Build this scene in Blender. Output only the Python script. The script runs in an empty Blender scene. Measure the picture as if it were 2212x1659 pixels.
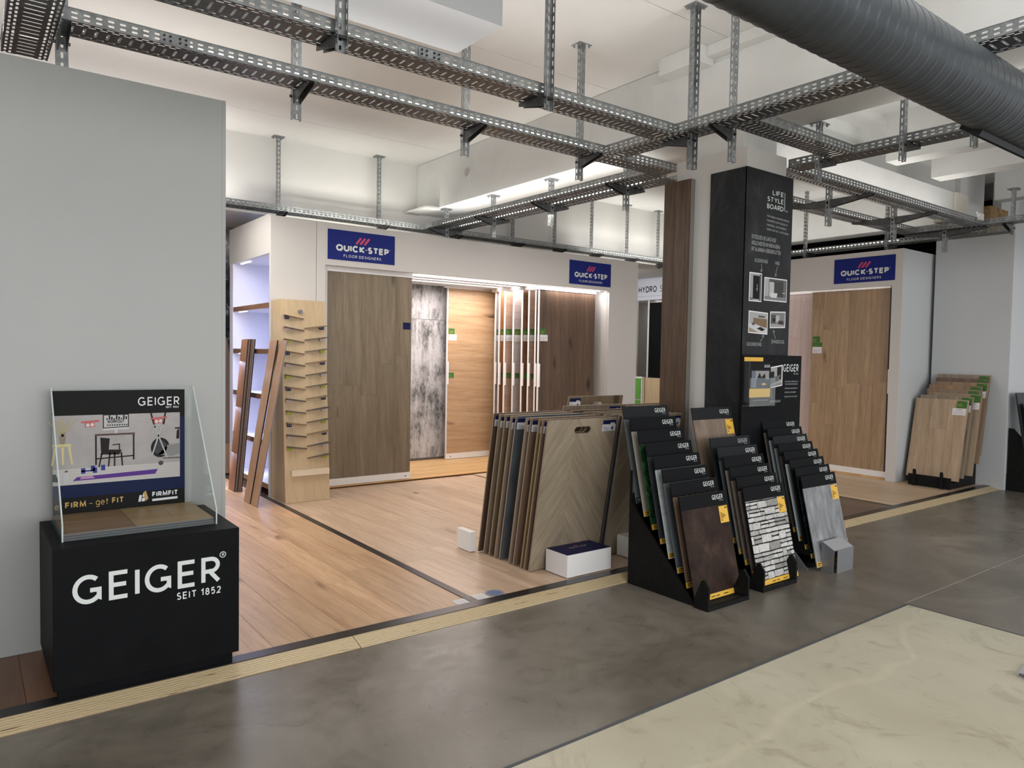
import bpy, math, random
from mathutils import Vector, Matrix
random.seed(7)
SC = bpy.context.scene
COL = SC.collection

# ---------------------------------------------------------------- camera
YAW, PITCH, ROLL, FPX = 0.92391418, -0.04016856, 0.01735509, 1574.06
fw = Vector((math.cos(PITCH)*math.cos(YAW), math.cos(PITCH)*math.sin(YAW), math.sin(PITCH)))
rt = Vector((math.sin(YAW), -math.cos(YAW), 0)); up = rt.cross(fw)
r2 = rt*math.cos(ROLL)+up*math.sin(ROLL); u2 = -rt*math.sin(ROLL)+up*math.cos(ROLL)
cam = bpy.data.cameras.new('camera'); co = bpy.data.objects.new('camera', cam); COL.objects.link(co)
m = Matrix((r2, u2, -fw)).transposed().to_4x4(); m.translation = Vector((0, 0, 1.5)); co.matrix_world = m
cam.sensor_width = 36; cam.lens = FPX/2212*36; cam.clip_start = .05; cam.clip_end = 100
SC.camera = co

# ---------------------------------------------------------------- world, exposure, large lights
w = bpy.data.worlds.new('world'); SC.world = w; w.use_nodes = True
w.node_tree.nodes['Background'].inputs[0].default_value = (.97, .98, 1.0, 1)
w.node_tree.nodes['Background'].inputs[1].default_value = .95
SC.view_settings.view_transform = 'Standard'; SC.view_settings.look = 'None'
SC.view_settings.gamma = 1; SC.view_settings.use_curve_mapping = False; SC.view_settings.exposure = 0.0
WARM = (1, .93, .84); NEUT = (1, .975, .935); COOL = (.80, .88, 1); ROSE = (1, .91, .89)
def light(name, loc, size, power, color=NEUT, direction=(0, 0, -1), spread=180):
    l = bpy.data.lights.new(name, 'AREA'); l.shape = 'RECTANGLE'; l.size, l.size_y = size
    l.energy = power; l.color = color; l.spread = math.radians(spread)
    o = bpy.data.objects.new(name, l); COL.objects.link(o); o.location = loc
    o.rotation_euler = Vector(direction).to_track_quat('-Z', 'Y').to_euler()
    return o
# unseen fills on the viewer's side (pointing down) and LED lines lying in the cable trays (pointing up)
UPK = .17
UPL = [  # x0,x1,y0,y1,z,watt per metre
    (.5, 3.7, 4.06, 4.06, 3.07, 12), (.9, 3.7, 3.40, 3.40, 3.07, 9), (4.57, 4.57, 4.4, 7.7, 3.07, 11),
    (4.83, 4.83, 4.4, 7.7, 3.07, 5), (7.2, 9.3, 7.95, 7.95, 3.07, 12), (5.5, 8.8, 3.41, 3.41, 3.07, 9),
    (5.5, 8.8, 4.10, 4.10, 3.07, 9), (9.6, 9.6, 4.4, 7.2, 3.07, 14), (-1.5, 2.4, 7.92, 7.92, 3.07, 30), (-2.5, .4, 4.3, 4.3, 3.0, 45), (.2, 2.2, 6.0, 6.0, 3.0, 30), (3.92, 3.92, .2, 3.8, 3.07, 12),  # left-hand rows added to brighten the ceiling, some outside any tray
    (5.27, 5.27, -.5, 2.6, 3.07, 12)]
for i, (x0, x1, y0, y1, z, wpm) in enumerate(UPL):
    L = max(x1-x0, y1-y0)
    o = light('uplight', ((x0+x1)/2, (y0+y1)/2, z), (.03, L) if y1 > y0 else (L, .03), wpm*L*UPK, NEUT, (0, 0, 1))
    o.rotation_euler = (math.pi, 0, 0)
light('booth_top_uplight', (3.6, 7.62, 2.93), (1.6, .05), 9, (1, .97, .88), (0, .75, .66))
light('booth_top_uplight', (8.3, 7.62, 2.93), (2.2, .05), 9, (1, .97, .88), (0, .75, .66))
light('unseen_ceiling_fill', (1.5, .3, 3.7), (6.0, 3.0), 50, (.94, .97, 1))  # unseen overhead fills for general brightness, no fixtures modelled
light('unseen_ceiling_fill', (6.5, -.6, 3.7), (6.0, 3.0), 60, (.92, .96, 1))
light('unseen_ceiling_fill', (-2.0, 1.2, 3.7), (1.2, 1.2), 25, (.94, .97, 1))
light('unseen_daylight', (3.0, -5.5, 1.7), (12, 2.8), 430, (.985, .985, 1), (0, 1, 0))  # daylight from unseen windows behind the viewer, added to brighten front faces
# booth lamps, then fill lights without fixtures
light('booth_one_lamp', (5.0, 7.95, 2.36), (3.6, .5), 62, ROSE)
light('booth_one_lamp', (6.6, 7.33, 2.385), (1.0, .04), 5, ROSE)
light('booth_two_lamp', (9.6, 5.2, 2.42), (.6, 1.6), 30, (1, .90, .89))
light('hydro_booth_lamp', (10.9, 9.6, 2.6), (.4, .9), 12, (1, .95, .95))
light('passage_fill', (8.7, 9.4, 2.8), (1.0, 1.0), 45, (1, .97, .95), (.5, 0, -1))  # added fill that brightens the far lettered fascia
light('entry_zone_fill', (1.6, 6.6, 2.95), (1.2, 2.6), 56, (1, .93, .86))  # fill hanging free above the entry floor, no fixture
light('middle_zone_fill', (4.9, 5.9, 2.9), (3.2, .8), 30, (1, .94, .88))  # fill hanging free over the middle floor, no fixture

# ---------------------------------------------------------------- materials
MATS = {}
def nt(name):
    mt = bpy.data.materials.new(name); mt.use_nodes = True; t = mt.node_tree
    return mt, t, t.nodes['Principled BSDF']
def plain(name, c, rough=.5, metal=0, emit=0, alpha=1, trans=0, coat=0):
    if name in MATS: return MATS[name]
    mt, t, b = nt(name)
    b.inputs['Base Color'].default_value = (*c, 1); b.inputs['Roughness'].default_value = rough; b.inputs['Metallic'].default_value = metal
    if emit: b.inputs['Emission Color'].default_value = (*c, 1); b.inputs['Emission Strength'].default_value = emit
    if trans: b.inputs['Transmission Weight'].default_value = trans; b.inputs['IOR'].default_value = 1.3
    if max(c) < .25 and not metal: b.inputs['Specular IOR Level'].default_value = .12
    MATS[name] = mt; return mt
def coords(t, scale, rnd=True, rot=(0, 0, 0), space='Object'):
    tc = t.nodes.new('ShaderNodeTexCoord'); mp = t.nodes.new('ShaderNodeMapping')
    mp.inputs['Scale'].default_value = scale; mp.inputs['Rotation'].default_value = rot
    if rnd:
        oi = t.nodes.new('ShaderNodeObjectInfo'); ml = t.nodes.new('ShaderNodeVectorMath'); ml.operation = 'SCALE'
        cb = t.nodes.new('ShaderNodeCombineXYZ')
        for k in range(3): t.links.new(oi.outputs['Random'], cb.inputs[k])
        t.links.new(cb.outputs[0], ml.inputs[0]); ml.inputs['Scale'].default_value = 37
        ad = t.nodes.new('ShaderNodeVectorMath'); t.links.new(tc.outputs[space], ad.inputs[0]); t.links.new(ml.outputs[0], ad.inputs[1])
        t.links.new(ad.outputs[0], mp.inputs[0]); return mp, oi
    t.links.new(tc.outputs[space], mp.inputs[0]); return mp, None
def ramp(t, fac, stops):
    r = t.nodes.new('ShaderNodeValToRGB'); e = r.color_ramp.elements
    while len(e) < len(stops): e.new(.5)
    for k, (p, c) in enumerate(stops): e[k].position = p; e[k].color = (*c, 1)
    t.links.new(fac, r.inputs[0]); return r
def noise(t, vec, scale, detail=5, rough=.6, dist=0):
    n = t.nodes.new('ShaderNodeTexNoise'); n.inputs['Scale'].default_value = scale; n.inputs['Detail'].default_value = detail
    n.inputs['Roughness'].default_value = rough; n.inputs['Distortion'].default_value = dist; t.links.new(vec, n.inputs['Vector']); return n
def mix(t, a, b, fac, mode='MIX'):
    x = t.nodes.new('ShaderNodeMix'); x.data_type = 'RGBA'; x.blend_type = mode
    if isinstance(fac, (int, float)): x.inputs[0].default_value = fac
    else: t.links.new(fac, x.inputs[0])
    for s, v in ((6, a), (7, b)):
        if isinstance(v, tuple): x.inputs[s].default_value = (*v, 1)
        else: t.links.new(v, x.inputs[s])
    return x.outputs[2]
def wood(name, dark, lite, axis='Z', rough=.42, var=.25, contrast=1.0, knots=True, rings=7):
    """grain runs along axis; each object gets its own offset and a small brightness change"""
    if name in MATS: return MATS[name]
    mt, t, b = nt(name)
    s = {'X': (.35, 4.5, 4.5), 'Y': (4.5, .35, 4.5), 'Z': (4.5, 4.5, .35)}[axis]
    mp, oi = coords(t, s)
    n1 = noise(t, mp.outputs[0], 1.6, 6, .62, .6)
    n2 = noise(t, mp.outputs[0], rings*2.2, 5, .7, .25)
    mid = tuple((a+c)/2 for a, c in zip(dark, lite))
    c1 = ramp(t, n1.outputs[0], [(.28, dark), (.5, mid), (.72, lite)])
    c2 = ramp(t, n2.outputs[0], [(.32, (.50, .47, .45)), (.60, (1, 1, 1))])
    c = mix(t, c1.outputs[0], c2.outputs[0], min(1, .62*contrast), 'MULTIPLY')
    wv = t.nodes.new('ShaderNodeTexWave'); wv.bands_direction = 'DIAGONAL'; wv.inputs['Scale'].default_value = 1.7; wv.inputs['Distortion'].default_value = 7; wv.inputs['Detail'].default_value = 4; wv.inputs['Detail Scale'].default_value = .7; wv.inputs['Detail Roughness'].default_value = .6
    t.links.new(mp.outputs[0], wv.inputs['Vector']); c = mix(t, c, ramp(t, wv.outputs['Fac'], [(.0, (.60, .56, .53)), (.38, (1, 1, 1))]).outputs[0], min(1, .32*contrast), 'MULTIPLY')
    if knots:
        ks = {'X': (1.1, 4, 4), 'Y': (4, 1.1, 4), 'Z': (4, 4, 1.1)}[axis]
        mp2, _ = coords(t, ks)
        dn = noise(t, mp2.outputs[0], 3, 3, .5); 
        dm = t.nodes.new('ShaderNodeVectorMath'); dm.operation = 'MULTIPLY_ADD'
        t.links.new(dn.outputs['Color'], dm.inputs[0]); dm.inputs[1].default_value = (.35, .35, .35); t.links.new(mp2.outputs[0], dm.inputs[2])
        v = t.nodes.new('ShaderNodeTexVoronoi'); v.inputs['Scale'].default_value = 1.0; v.inputs['Randomness'].default_value = 1; t.links.new(dm.outputs[0], v.inputs['Vector'])
        kr = ramp(t, v.outputs['Distance'], [(.05, tuple(x*.42 for x in dark)), (.16, (1, 1, 1))])
        c = mix(t, c, kr.outputs[0], .75, 'MULTIPLY')
    mr = t.nodes.new('ShaderNodeMapRange'); t.links.new(oi.outputs['Random'], mr.inputs[0]); mr.inputs[3].default_value = 1-var/2; mr.inputs[4].default_value = 1+var/2
    hs = t.nodes.new('ShaderNodeHueSaturation'); t.links.new(mr.outputs[0], hs.inputs['Value']); t.links.new(c, hs.inputs['Color'])
    t.links.new(hs.outputs[0], b.inputs['Base Color']); b.inputs['Roughness'].default_value = rough
    bp = t.nodes.new('ShaderNodeBump'); bp.inputs['Strength'].default_value = .06; bp.inputs['Distance'].default_value = .002
    t.links.new(n2.outputs[0], bp.inputs['Height']); t.links.new(bp.outputs[0], b.inputs['Normal'])
    MATS[name] = mt; return mt
def mottled(name, stops, scale=3, rough=.5, detail=8, dist=.5, stretch=(1, 1, 1), bump=.03, metal=0, second=None, rnd=True):
    if name in MATS: return MATS[name]
    mt, t, b = nt(name)
    mp, _ = coords(t, stretch, rnd)
    n = noise(t, mp.outputs[0], scale, detail, .62, dist); c = ramp(t, n.outputs[0], stops).outputs[0]
    if second:
        n2 = noise(t, mp.outputs[0], second[0], 8, .7, second[3] if len(second) > 3 else 1.2)
        r2_ = ramp(t, n2.outputs[0], second[1]); c = mix(t, c, r2_.outputs[0], second[2], 'MULTIPLY')
    t.links.new(c, b.inputs['Base Color']); b.inputs['Roughness'].default_value = rough; b.inputs['Metallic'].default_value = metal
    if max(stops[-1][1]) < .12: b.inputs['Specular IOR Level'].default_value = .10
    if bump:
        bp = t.nodes.new('ShaderNodeBump'); bp.inputs['Strength'].default_value = bump; bp.inputs['Distance'].default_value = .004
        t.links.new(n.outputs[0], bp.inputs['Height']); t.links.new(bp.outputs[0], b.inputs['Normal'])
    MATS[name] = mt; return mt
def g3(v, tint=(1, 1, 1)): return tuple(v*k for k in tint)

PLASTER = mottled('plaster', [(.3, (.60, .59, .57)), (.7, (.645, .635, .61))], 1.2, .75)
CONCW = mottled('painted_concrete', [(.3, (.60, .60, .58)), (.7, (.67, .67, .65))], 2.2, .7, bump=.15)
MDF = mottled('white_mdf', [(.3, (.56, .545, .525)), (.7, (.585, .57, .55))], .8, .55, bump=.01)
MDFC = mottled('light_grey_mdf', [(.3, (.535, .55, .56)), (.7, (.56, .575, .585))], .8, .5, bump=.01)
PARTW = mottled('grey_partition', [(.3, (.318, .325, .318)), (.7, (.342, .350, .342))], .8, .38, bump=.01)
WHITE = plain('white_lacquer', (.80, .79, .78), .35)
ALU = plain('white_aluminium', (.85, .84, .84), .3, .2)
BLACK = mottled('black_board', [(.3, (.0022, .0026, .0034)), (.7, (.0045, .005, .006))], 5, .55, bump=.02)
BLACKM = mottled('black_stained_mdf', [(.3, (.007, .007, .007)), (.7, (.013, .013, .013))], 30, .5, bump=.1)
HEAD = plain('charcoal_print', (.0055, .006, .007), .7)
HEADL = plain('dark_grey_print', (.016, .0175, .019), .7)
YEL = plain('amber_print', (.72, .42, .045), .5)
INK = plain('black_ink', (.02, .018, .015), .6)
LET = plain('pale_print', (.64, .68, .66), .5)
LETG = plain('grey_print', (.36, .37, .38), .5)
BLUE = plain('royal_blue_print', (.012, .022, .17), .5)
NAVY = plain('navy_print', (.012, .014, .07), .45)
RED = plain('raspberry_print', (.52, .045, .13), .5)
PAPER = plain('paper', (.74, .72, .73), .6)
GREEN = plain('green_print', (.06, .16, .045), .55)
LIME = plain('lime_print', (.33, .40, .02), .5)
GOLD = plain('gold_print', (.42, .27, .07), .5)
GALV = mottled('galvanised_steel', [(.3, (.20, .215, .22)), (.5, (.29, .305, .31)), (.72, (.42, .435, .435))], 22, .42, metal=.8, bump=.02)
GALVD = mottled('shaded_galvanised_steel', [(.3, (.085, .088, .09)), (.5, (.12, .123, .126)), (.72, (.17, .173, .176))], 22, .45, metal=.75, bump=.02)  # darker copy of the steel: shade of the tray undersides put into the colour
STRIP = plain('dark_metal_strip', (.035, .033, .037), .3, .6)
GREYM = plain('grey_sheet_metal', (.26, .27, .285), .4, .5)
LED = plain('led_diffuser', (1, .97, .92), .4, emit=6)
LEDS = plain('led_strip', (1, .95, .93), .4, emit=6)
BIRCH = wood('birch_plywood', (.52, .38, .22), (.62, .475, .30), 'Z', .5, .05, .35, False)

# ---------------------------------------------------------------- mesh helpers
WL = {}
def tag(o, label=None, cat=None, group=None, kind=None):
    if label: o['label'] = label
    if cat: o['category'] = cat
    if group: o['group'] = group
    if kind: o['kind'] = kind
    return o
def thing(name, label, cat, loc=(0, 0, 0), rot=(0, 0, 0), group=None):
    o = bpy.data.objects.new(name, None); COL.objects.link(o); o.location = loc; o.rotation_euler = rot; o.empty_display_size = .1
    WL[o] = Vector(loc) if rot == (0, 0, 0) else None
    return tag(o, label, cat, group)
def add(name, V, F, mat, parent=None, origin=None, smooth=False):
    """V in world coordinates, or in the parent's own when that parent is turned"""
    off = Vector((0, 0, 0))
    if parent is not None: off = WL.get(parent) or Vector((0, 0, 0))
    if origin is None:
        n = len(V); origin = (sum(v[0] for v in V)/n, sum(v[1] for v in V)/n, min(v[2] for v in V))
    og = Vector(origin)
    me = bpy.data.meshes.new(name); me.from_pydata([tuple(Vector(v)-og) for v in V], [], F); me.update()
    if mat: me.materials.append(mat)
    if smooth:
        for p in me.polygons: p.use_smooth = True
    o = bpy.data.objects.new(name, me); COL.objects.link(o)
    o.location = og-off if parent is not None and WL.get(parent) is not None else og
    if parent is not None: o.parent = parent
    # world origin for children of this mesh
    WL[o] = og if (parent is None or WL.get(parent) is not None) else None
    if parent is not None and WL.get(parent) is None: WL[o] = og  # turned parent: keep local frame of that parent
    return o
BF = [(0, 3, 2, 1), (4, 5, 6, 7), (0, 1, 5, 4), (1, 2, 6, 5), (2, 3, 7, 6), (3, 0, 4, 7)]
def bv(x0, x1, y0, y1, z0, z1):
    return [(x0, y0, z0), (x1, y0, z0), (x1, y1, z0), (x0, y1, z0), (x0, y0, z1), (x1, y0, z1), (x1, y1, z1), (x0, y1, z1)]
def box(name, x0, x1, y0, y1, z0, z1, mat, parent=None, bevel=0):
    o = add(name, bv(x0, x1, y0, y1, z0, z1), BF, mat, parent)
    if bevel:
        md = o.modifiers.new('bevel', 'BEVEL'); md.width = bevel; md.segments = 2; md.limit_method = 'ANGLE'
    return o
class MB:
    def __init__(s): s.V = []; s.F = []
    def add(s, V, F): k = len(s.V); s.V += [tuple(v) for v in V]; s.F += [tuple(i+k for i in f) for f in F]; return s
    def box(s, *a): return s.add(bv(*a), BF)
    def quad(s, a, b, c, d): return s.add([a, b, c, d], [(0, 1, 2, 3)])
    def cyl(s, p0, p1, r, n=12, r1=None):
        p0, p1 = Vector(p0), Vector(p1); d = (p1-p0).normalized(); a = d.orthogonal().normalized(); b = d.cross(a); r1 = r if r1 is None else r1
        V = [p0+(a*math.cos(t)+b*math.sin(t))*r for t in [2*math.pi*i/n for i in range(n)]]+[p1+(a*math.cos(t)+b*math.sin(t))*r1 for t in [2*math.pi*i/n for i in range(n)]]
        return s.add(V, [(i, (i+1) % n, n+(i+1) % n, n+i) for i in range(n)]+[tuple(range(n))[::-1], tuple(range(n, 2*n))])
    def prism(s, poly, axis, a, b):
        n = len(poly); f = {'x': lambda p, t: (t, p[0], p[1]), 'y': lambda p, t: (p[0], t, p[1]), 'z': lambda p, t: (p[0], p[1], t)}[axis]
        return s.add([f(p, a) for p in poly]+[f(p, b) for p in poly], [(i, (i+1) % n, n+(i+1) % n, n+i) for i in range(n)]+[tuple(range(n))[::-1], tuple(range(n, 2*n))])
    def out(s, name, mat, parent=None, smooth=False): return add(name, s.V, s.F, mat, parent, smooth=smooth)
def struct(name, *a, **k):
    o = box(name, *a, **k); o['kind'] = 'structure'; return o

# ---- stroke lettering (flat print)
def arc(cx, cy, rx, ry, a0, a1, n=14): return [(cx+rx*math.cos(math.radians(a0+(a1-a0)*i/n)), cy+ry*math.sin(math.radians(a0+(a1-a0)*i/n))) for i in range(n+1)]
O_ = arc(.5, .5, .5, .5, 90, 450, 24)
GL = {'A': (.82, [[(0, 0), (.5, 1), (1, 0)], [(.2, .3), (.8, .3)]]), 'B': (.56, [[(0, 0), (0, 1), (.55, 1)]+arc(.55, .76, .35, .24, 90, -90, 8)+[(0, .52)], [(.55, .52)]+arc(.6, .26, .4, .26, 90, -90, 8)+[(0, 0)]]),
      'C': (.76, [arc(.5, .5, .5, .5, 45, 315, 18)]), 'D': (.72, [[(0, 0), (0, 1), (.35, 1)]+arc(.35, .5, .65, .5, 90, -90, 12)+[(0, 0)]]),
      'E': (.52, [[(1, 1), (0, 1), (0, 0), (1, 0)], [(0, .52), (.92, .52)]]), 'F': (.5, [[(1, 1), (0, 1), (0, 0)], [(0, .52), (.9, .52)]]),
      'G': (.80, [arc(.5, .5, .5, .5, 48, 318, 20)+[(.93, .14), (.93, .45), (.58, .45)]]), 'H': (.68, [[(0, 0), (0, 1)], [(1, 0), (1, 1)], [(0, .52), (1, .52)]]),
      'I': (.0, [[(0, 0), (0, 1)]]), 'J': (.4, [[(1, 1), (1, .3)]+arc(.5, .28, .5, .28, 0, -120, 8)]), 'K': (.6, [[(0, 0), (0, 1)], [(1, 1), (.05, .5), (1, 0)]]), 'L': (.48, [[(0, 1), (0, 0), (1, 0)]]),
      'M': (.86, [[(0, 0), (.08, 1), (.5, .15), (.92, 1), (1, 0)]]), 'N': (.72, [[(0, 0), (0, 1), (1, 0), (1, 1)]]), 'O': (.84, [O_]),
      'P': (.5, [[(0, 0), (0, 1), (.5, 1)]+arc(.5, .73, .5, .27, 90, -90, 10)+[(0, .46)]]), 'Q': (.84, [O_, [(.58, .28), (.9, -.08)]]),
      'R': (.56, [[(0, 0), (0, 1), (.5, 1)]+arc(.5, .73, .45, .27, 90, -90, 10)+[(0, .46)], [(.34, .52), (1, 0)]]),
      'S': (.5, [arc(.5, .75, .45, .25, 40, 250, 12)+arc(.5, .26, .5, .26, 80, -150, 12)]), 'T': (.62, [[(0, 1), (1, 1)], [(.5, 1), (.5, 0)]]),
      'U': (.64, [[(0, 1), (0, .32)]+arc(.5, .32, .5, .32, 180, 360, 12)+[(1, 1)]]), 'V': (.78, [[(0, 1), (.5, 0), (1, 1)]]), 'W': (1.1, [[(0, 1), (.26, 0), (.5, .9), (.74, 0), (1, 1)]]),
      'X': (.7, [[(0, 1), (1, 0)], [(0, 0), (1, 1)]]), 'Y': (.7, [[(0, 1), (.5, .48), (1, 1)], [(.5, .48), (.5, 0)]]), 'Z': (.6, [[(0, 1), (1, 1), (0, 0), (1, 0)]]),
      '1': (.3, [[(0, .78), (.9, 1), (.9, 0)]]), '8': (.5, [arc(.5, .76, .42, .24, 90, 450, 14), arc(.5, .27, .5, .27, 90, 450, 14)]),
      '5': (.5, [[(.9, 1), (.15, 1), (.08, .55)]+arc(.45, .32, .52, .32, 110, -140, 12)]), '2': (.5, [arc(.5, .7, .48, .3, 160, -30, 10)+[(0, 0), (1, 0)]]),
      '0': (.55, [arc(.5, .5, .5, .5, 90, 450, 16)]), '-': (.45, [[(0, .42), (1, .42)]]), '\u00b7': (.02, [[(0, .42), (0, .58)]]), '\u2022': (.04, [[(0, .46), (1, .54)]]),
      'g': (.5, [arc(.5, .33, .5, .33, 90, 450, 14), [(1, .66), (1, -.1)]+arc(.5, -.08, .5, .22, 0, -150, 8)]), 'e': (.5, [[(0, .36), (1, .36)]+arc(.5, .33, .5, .33, 5, 320, 14)]),
      't': (.34, [[(.45, .95), (.45, 0)], [(0, .64), (1, .64)]]), 'b': (.5, [[(0, 1), (0, 0)], arc(.5, .33, .5, .33, 90, 450, 14)])}
GL['\u00dc'] = (GL['U'][0], GL['U'][1]+[[(.25, 1.22), (.3, 1.22)], [(.72, 1.22), (.77, 1.22)]])
def textmesh(s, t=.12, gap=.16, space=.42):
    V = []; F = []; x = 0; lay = 0
    for ch in s:
        if ch == ' ': x += space; continue
        wd, strokes = GL[ch]
        for pl in strokes:
            lay = (lay+1) % 4
            P = [Vector((x+t/2+p[0]*wd, t/2+p[1]*(1-t))) for p in pl]
            Q = [P[0]]
            for p in P[1:]:
                if (p-Q[-1]).length > 1e-4: Q.append(p)
            P = Q; closed = (P[0]-P[-1]).length < 1e-3
            if closed: P = P[:-1]
            n = len(P); k0 = len(V)
            for i in range(n):
                a = P[i-1] if (i > 0 or closed) else None; b = P[(i+1) % n] if (i < n-1 or closed) else None
                d1 = (P[i]-a).normalized() if a is not None else None; d2 = (b-P[i]).normalized() if b is not None else None
                if d1 is None: d1 = d2
                if d2 is None: d2 = d1
                m_ = (d1+d2)
                m_ = m_.normalized() if m_.length > 1e-3 else d1
                nn = Vector((-m_.y, m_.x)); c = max(.42, abs(nn.dot(Vector((-d1.y, d1.x)))))
                V += [tuple(P[i]+nn*t/2/c)+(lay+.8*i/n,), tuple(P[i]-nn*t/2/c)+(lay+.8*i/n,)]
            for i in range(n if closed else n-1):
                j = (i+1) % n; F.append((k0+2*i, k0+2*i+1, k0+2*j+1, k0+2*j))
        x += wd+t+gap
    return V, F, x-gap
def text(name, s, P, U, Vv, h, mat, parent, width=None, t=.12, gap=.16, slant=0, origin=None):
    V, F, L = textmesh(s, t, gap); P, U, Vv = Vector(P), Vector(U), Vector(Vv); sx = h if width is None else width/L; N = U.cross(Vv)*.00006
    return add(name, [P+U*(v[0]*sx+slant*v[1]*h)+Vv*(v[1]*h)+N*v[2] for v in V], F, mat, parent)
def decal(name, P, U, Vv, w_, h_, mat, parent, th=.0012):
    P, U, Vv = Vector(P), Vector(U), Vector(Vv); N = U.cross(Vv)
    a = [P, P+U*w_, P+U*w_+Vv*h_, P+Vv*h_]
    return add(name, a+[p+N*th for p in a], BF, mat, parent)
def poly(name, P, U, Vv, pts, mat, parent, th=.0015):
    P, U, Vv = Vector(P), Vector(U), Vector(Vv); N = U.cross(Vv); n = len(pts)
    a = [P+U*x+Vv*y for x, y in pts]
    return add(name, a+[p+N*th for p in a], [(i, (i+1) % n, n+(i+1) % n, n+i) for i in range(n)]+[tuple(range(n, 2*n))], mat, parent)

exec_parts = []
del exec_parts
# ================================================================ THE SETTING
def floor_mat(name, stops, rough, sec, scuff, sk=0):
    if name in MATS: return MATS[name]
    mt, t, b = nt(name); mp, _ = coords(t, (1, 1, 1), False)
    n = noise(t, mp.outputs[0], .9, 9, .62, .8); c = ramp(t, n.outputs[0], stops).outputs[0]
    n2 = noise(t, mp.outputs[0], 3.1, 10, .72, 2.2); c = mix(t, c, ramp(t, n2.outputs[0], sec).outputs[0], .8, 'MULTIPLY')
    mp2, _ = coords(t, (1, 5.5, 1), False, (0, 0, .5)); n3 = noise(t, mp2.outputs[0], 2.3, 12, .8, .3)
    c = mix(t, c, ramp(t, n3.outputs[0], scuff).outputs[0], .8, 'MULTIPLY')
    # fine scratches and curved pale scuff lines
    wv = t.nodes.new('ShaderNodeTexWave'); wv.wave_type = 'RINGS'; wv.inputs['Scale'].default_value = .3; wv.inputs['Distortion'].default_value = 9; wv.inputs['Detail'].default_value = 4; wv.inputs['Detail Scale'].default_value = .8
    t.links.new(mp.outputs[0], wv.inputs['Vector']); c = mix(t, c, ramp(t, wv.outputs['Fac'], [(.0, (1.3, 1.28, 1.24)), (.004, (1, 1, 1))]).outputs[0], .3, 'MULTIPLY')
    n5 = noise(t, mp.outputs[0], 26, 6, .75, .6); n6 = noise(t, mp.outputs[0], 1.7, 3, .5)
    sp = ramp(t, n5.outputs[0], [(.24+sk, (.30, .29, .29)), (.31+sk, (1, 1, 1))]); sm = ramp(t, n6.outputs[0], [(.52-sk, (0, 0, 0)), (.60-sk, (1, 1, 1))])
    c = mix(t, c, sp.outputs[0], sm.outputs[0], 'MULTIPLY')
    t.links.new(c, b.inputs['Base Color'])
    rr = ramp(t, n2.outputs[0], [(.3, (rough-.06,)*3), (.7, (rough+.12,)*3)]); t.links.new(rr.outputs[0], b.inputs['Roughness'])
    bp = t.nodes.new('ShaderNodeBump'); bp.inputs['Strength'].default_value = .05; bp.inputs['Distance'].default_value = .01
    t.links.new(n2.outputs[0], bp.inputs['Height']); t.links.new(bp.outputs[0], b.inputs['Normal'])
    MATS[name] = mt; return mt
F_DARK = floor_mat('brown_grey_screed', [(.32, (.112, .095, .074)), (.5, (.168, .147, .119)), (.68, (.235, .209, .176))], .30, [(.32, (.72, .72, .72)), (.55, (1, 1, 1))], [(.27, (.70, .70, .70)), (.42, (1, 1, 1))])
F_LITE = floor_mat('pale_worn_screed', [(.3, (.47, .425, .31)), (.7, (.60, .565, .445))], .36, [(.30, (.66, .62, .56)), (.47, (1, 1, 1))], [(.26, (.45, .43, .41)), (.36, (1, 1, 1))], .035)
struct('floor', -7, 16, -7, 12, -.2, 0, F_DARK)
o = struct('floor', -7, 4.645, -7, 2.055, 0, .003, F_LITE)
JOINT = plain('grey_joint', (.10, .105, .11), .6)
struct('trim_1', -7, 4.66, 2.050, 2.066, 0, .0042, JOINT)
struct('trim_2', 4.637, 4.652, -7, 2.05, 0, .0042, JOINT)
struct('trim_3', 4.66, 12, 2.079, 2.085, 0, .0012, plain('pale_joint', (.30, .27, .24), .6))
# raised laminate floors: base with planks lying on it
OAKL = wood('natural_oak_floor', (.46, .26, .14), (.72, .48, .29), 'Y', .36, .22, .62)
OAKM = wood('beige_oak_floor', (.50, .345, .235), (.72, .53, .385), 'Y', .38, .14, .5)
OAKP = wood('pale_oak_floor', (.50, .36, .23), (.66, .50, .34), 'Y', .42, .10, .4, False)
DKF = wood('grey_brown_floor', (.105, .07, .055), (.18, .13, .10), 'Y', .4, .12, .5, False)
DKL = wood('dark_brown_floor', (.10, .045, .02), (.19, .09, .045), 'Y', .4, .15, .6, False)
GAP = plain('plank_gap', (.09, .05, .03), .8)
plank_mesh = {}
def planks(floor, x0, x1, y0, y1, z0, z1, wd, ln, mt, gap=.0018):
    nx = max(1, round((x1-x0)/wd)); wd = (x1-x0)/nx
    for i in range(nx):
        y = y0-random.random()*ln*.8; a = y0
        while a < y1-1e-6:
            y += ln; b = min(y, y1)
            if b-a < .03: continue
            key = (mt.name, round(wd, 4), round(b-a, 3))
            v = bv(-wd/2+gap/2, wd/2-gap/2, gap/2, b-a-gap/2, 0, z1-z0)
            if key not in plank_mesh:
                me = bpy.data.meshes.new('plank'); me.from_pydata(v, [], BF); me.materials.append(mt); plank_mesh[key] = me
            p = bpy.data.objects.new('plank', plank_mesh[key]); COL.objects.link(p); p.parent = floor
            p.location = Vector((x0+wd*(i+.5), a, z0))-WL[floor]
            a = b
f1 = struct('floor', -3.5, 2.40, 3.53, 12, .001, .024, GAP); planks(f1, 1.02, 2.40, 3.53, 9.4, .024, .03, .197, 1.38, OAKL)
planks(f1, -3.5, 1.02, 3.53, 4.13, .024, .03, .4, 1.6, DKL)
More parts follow.
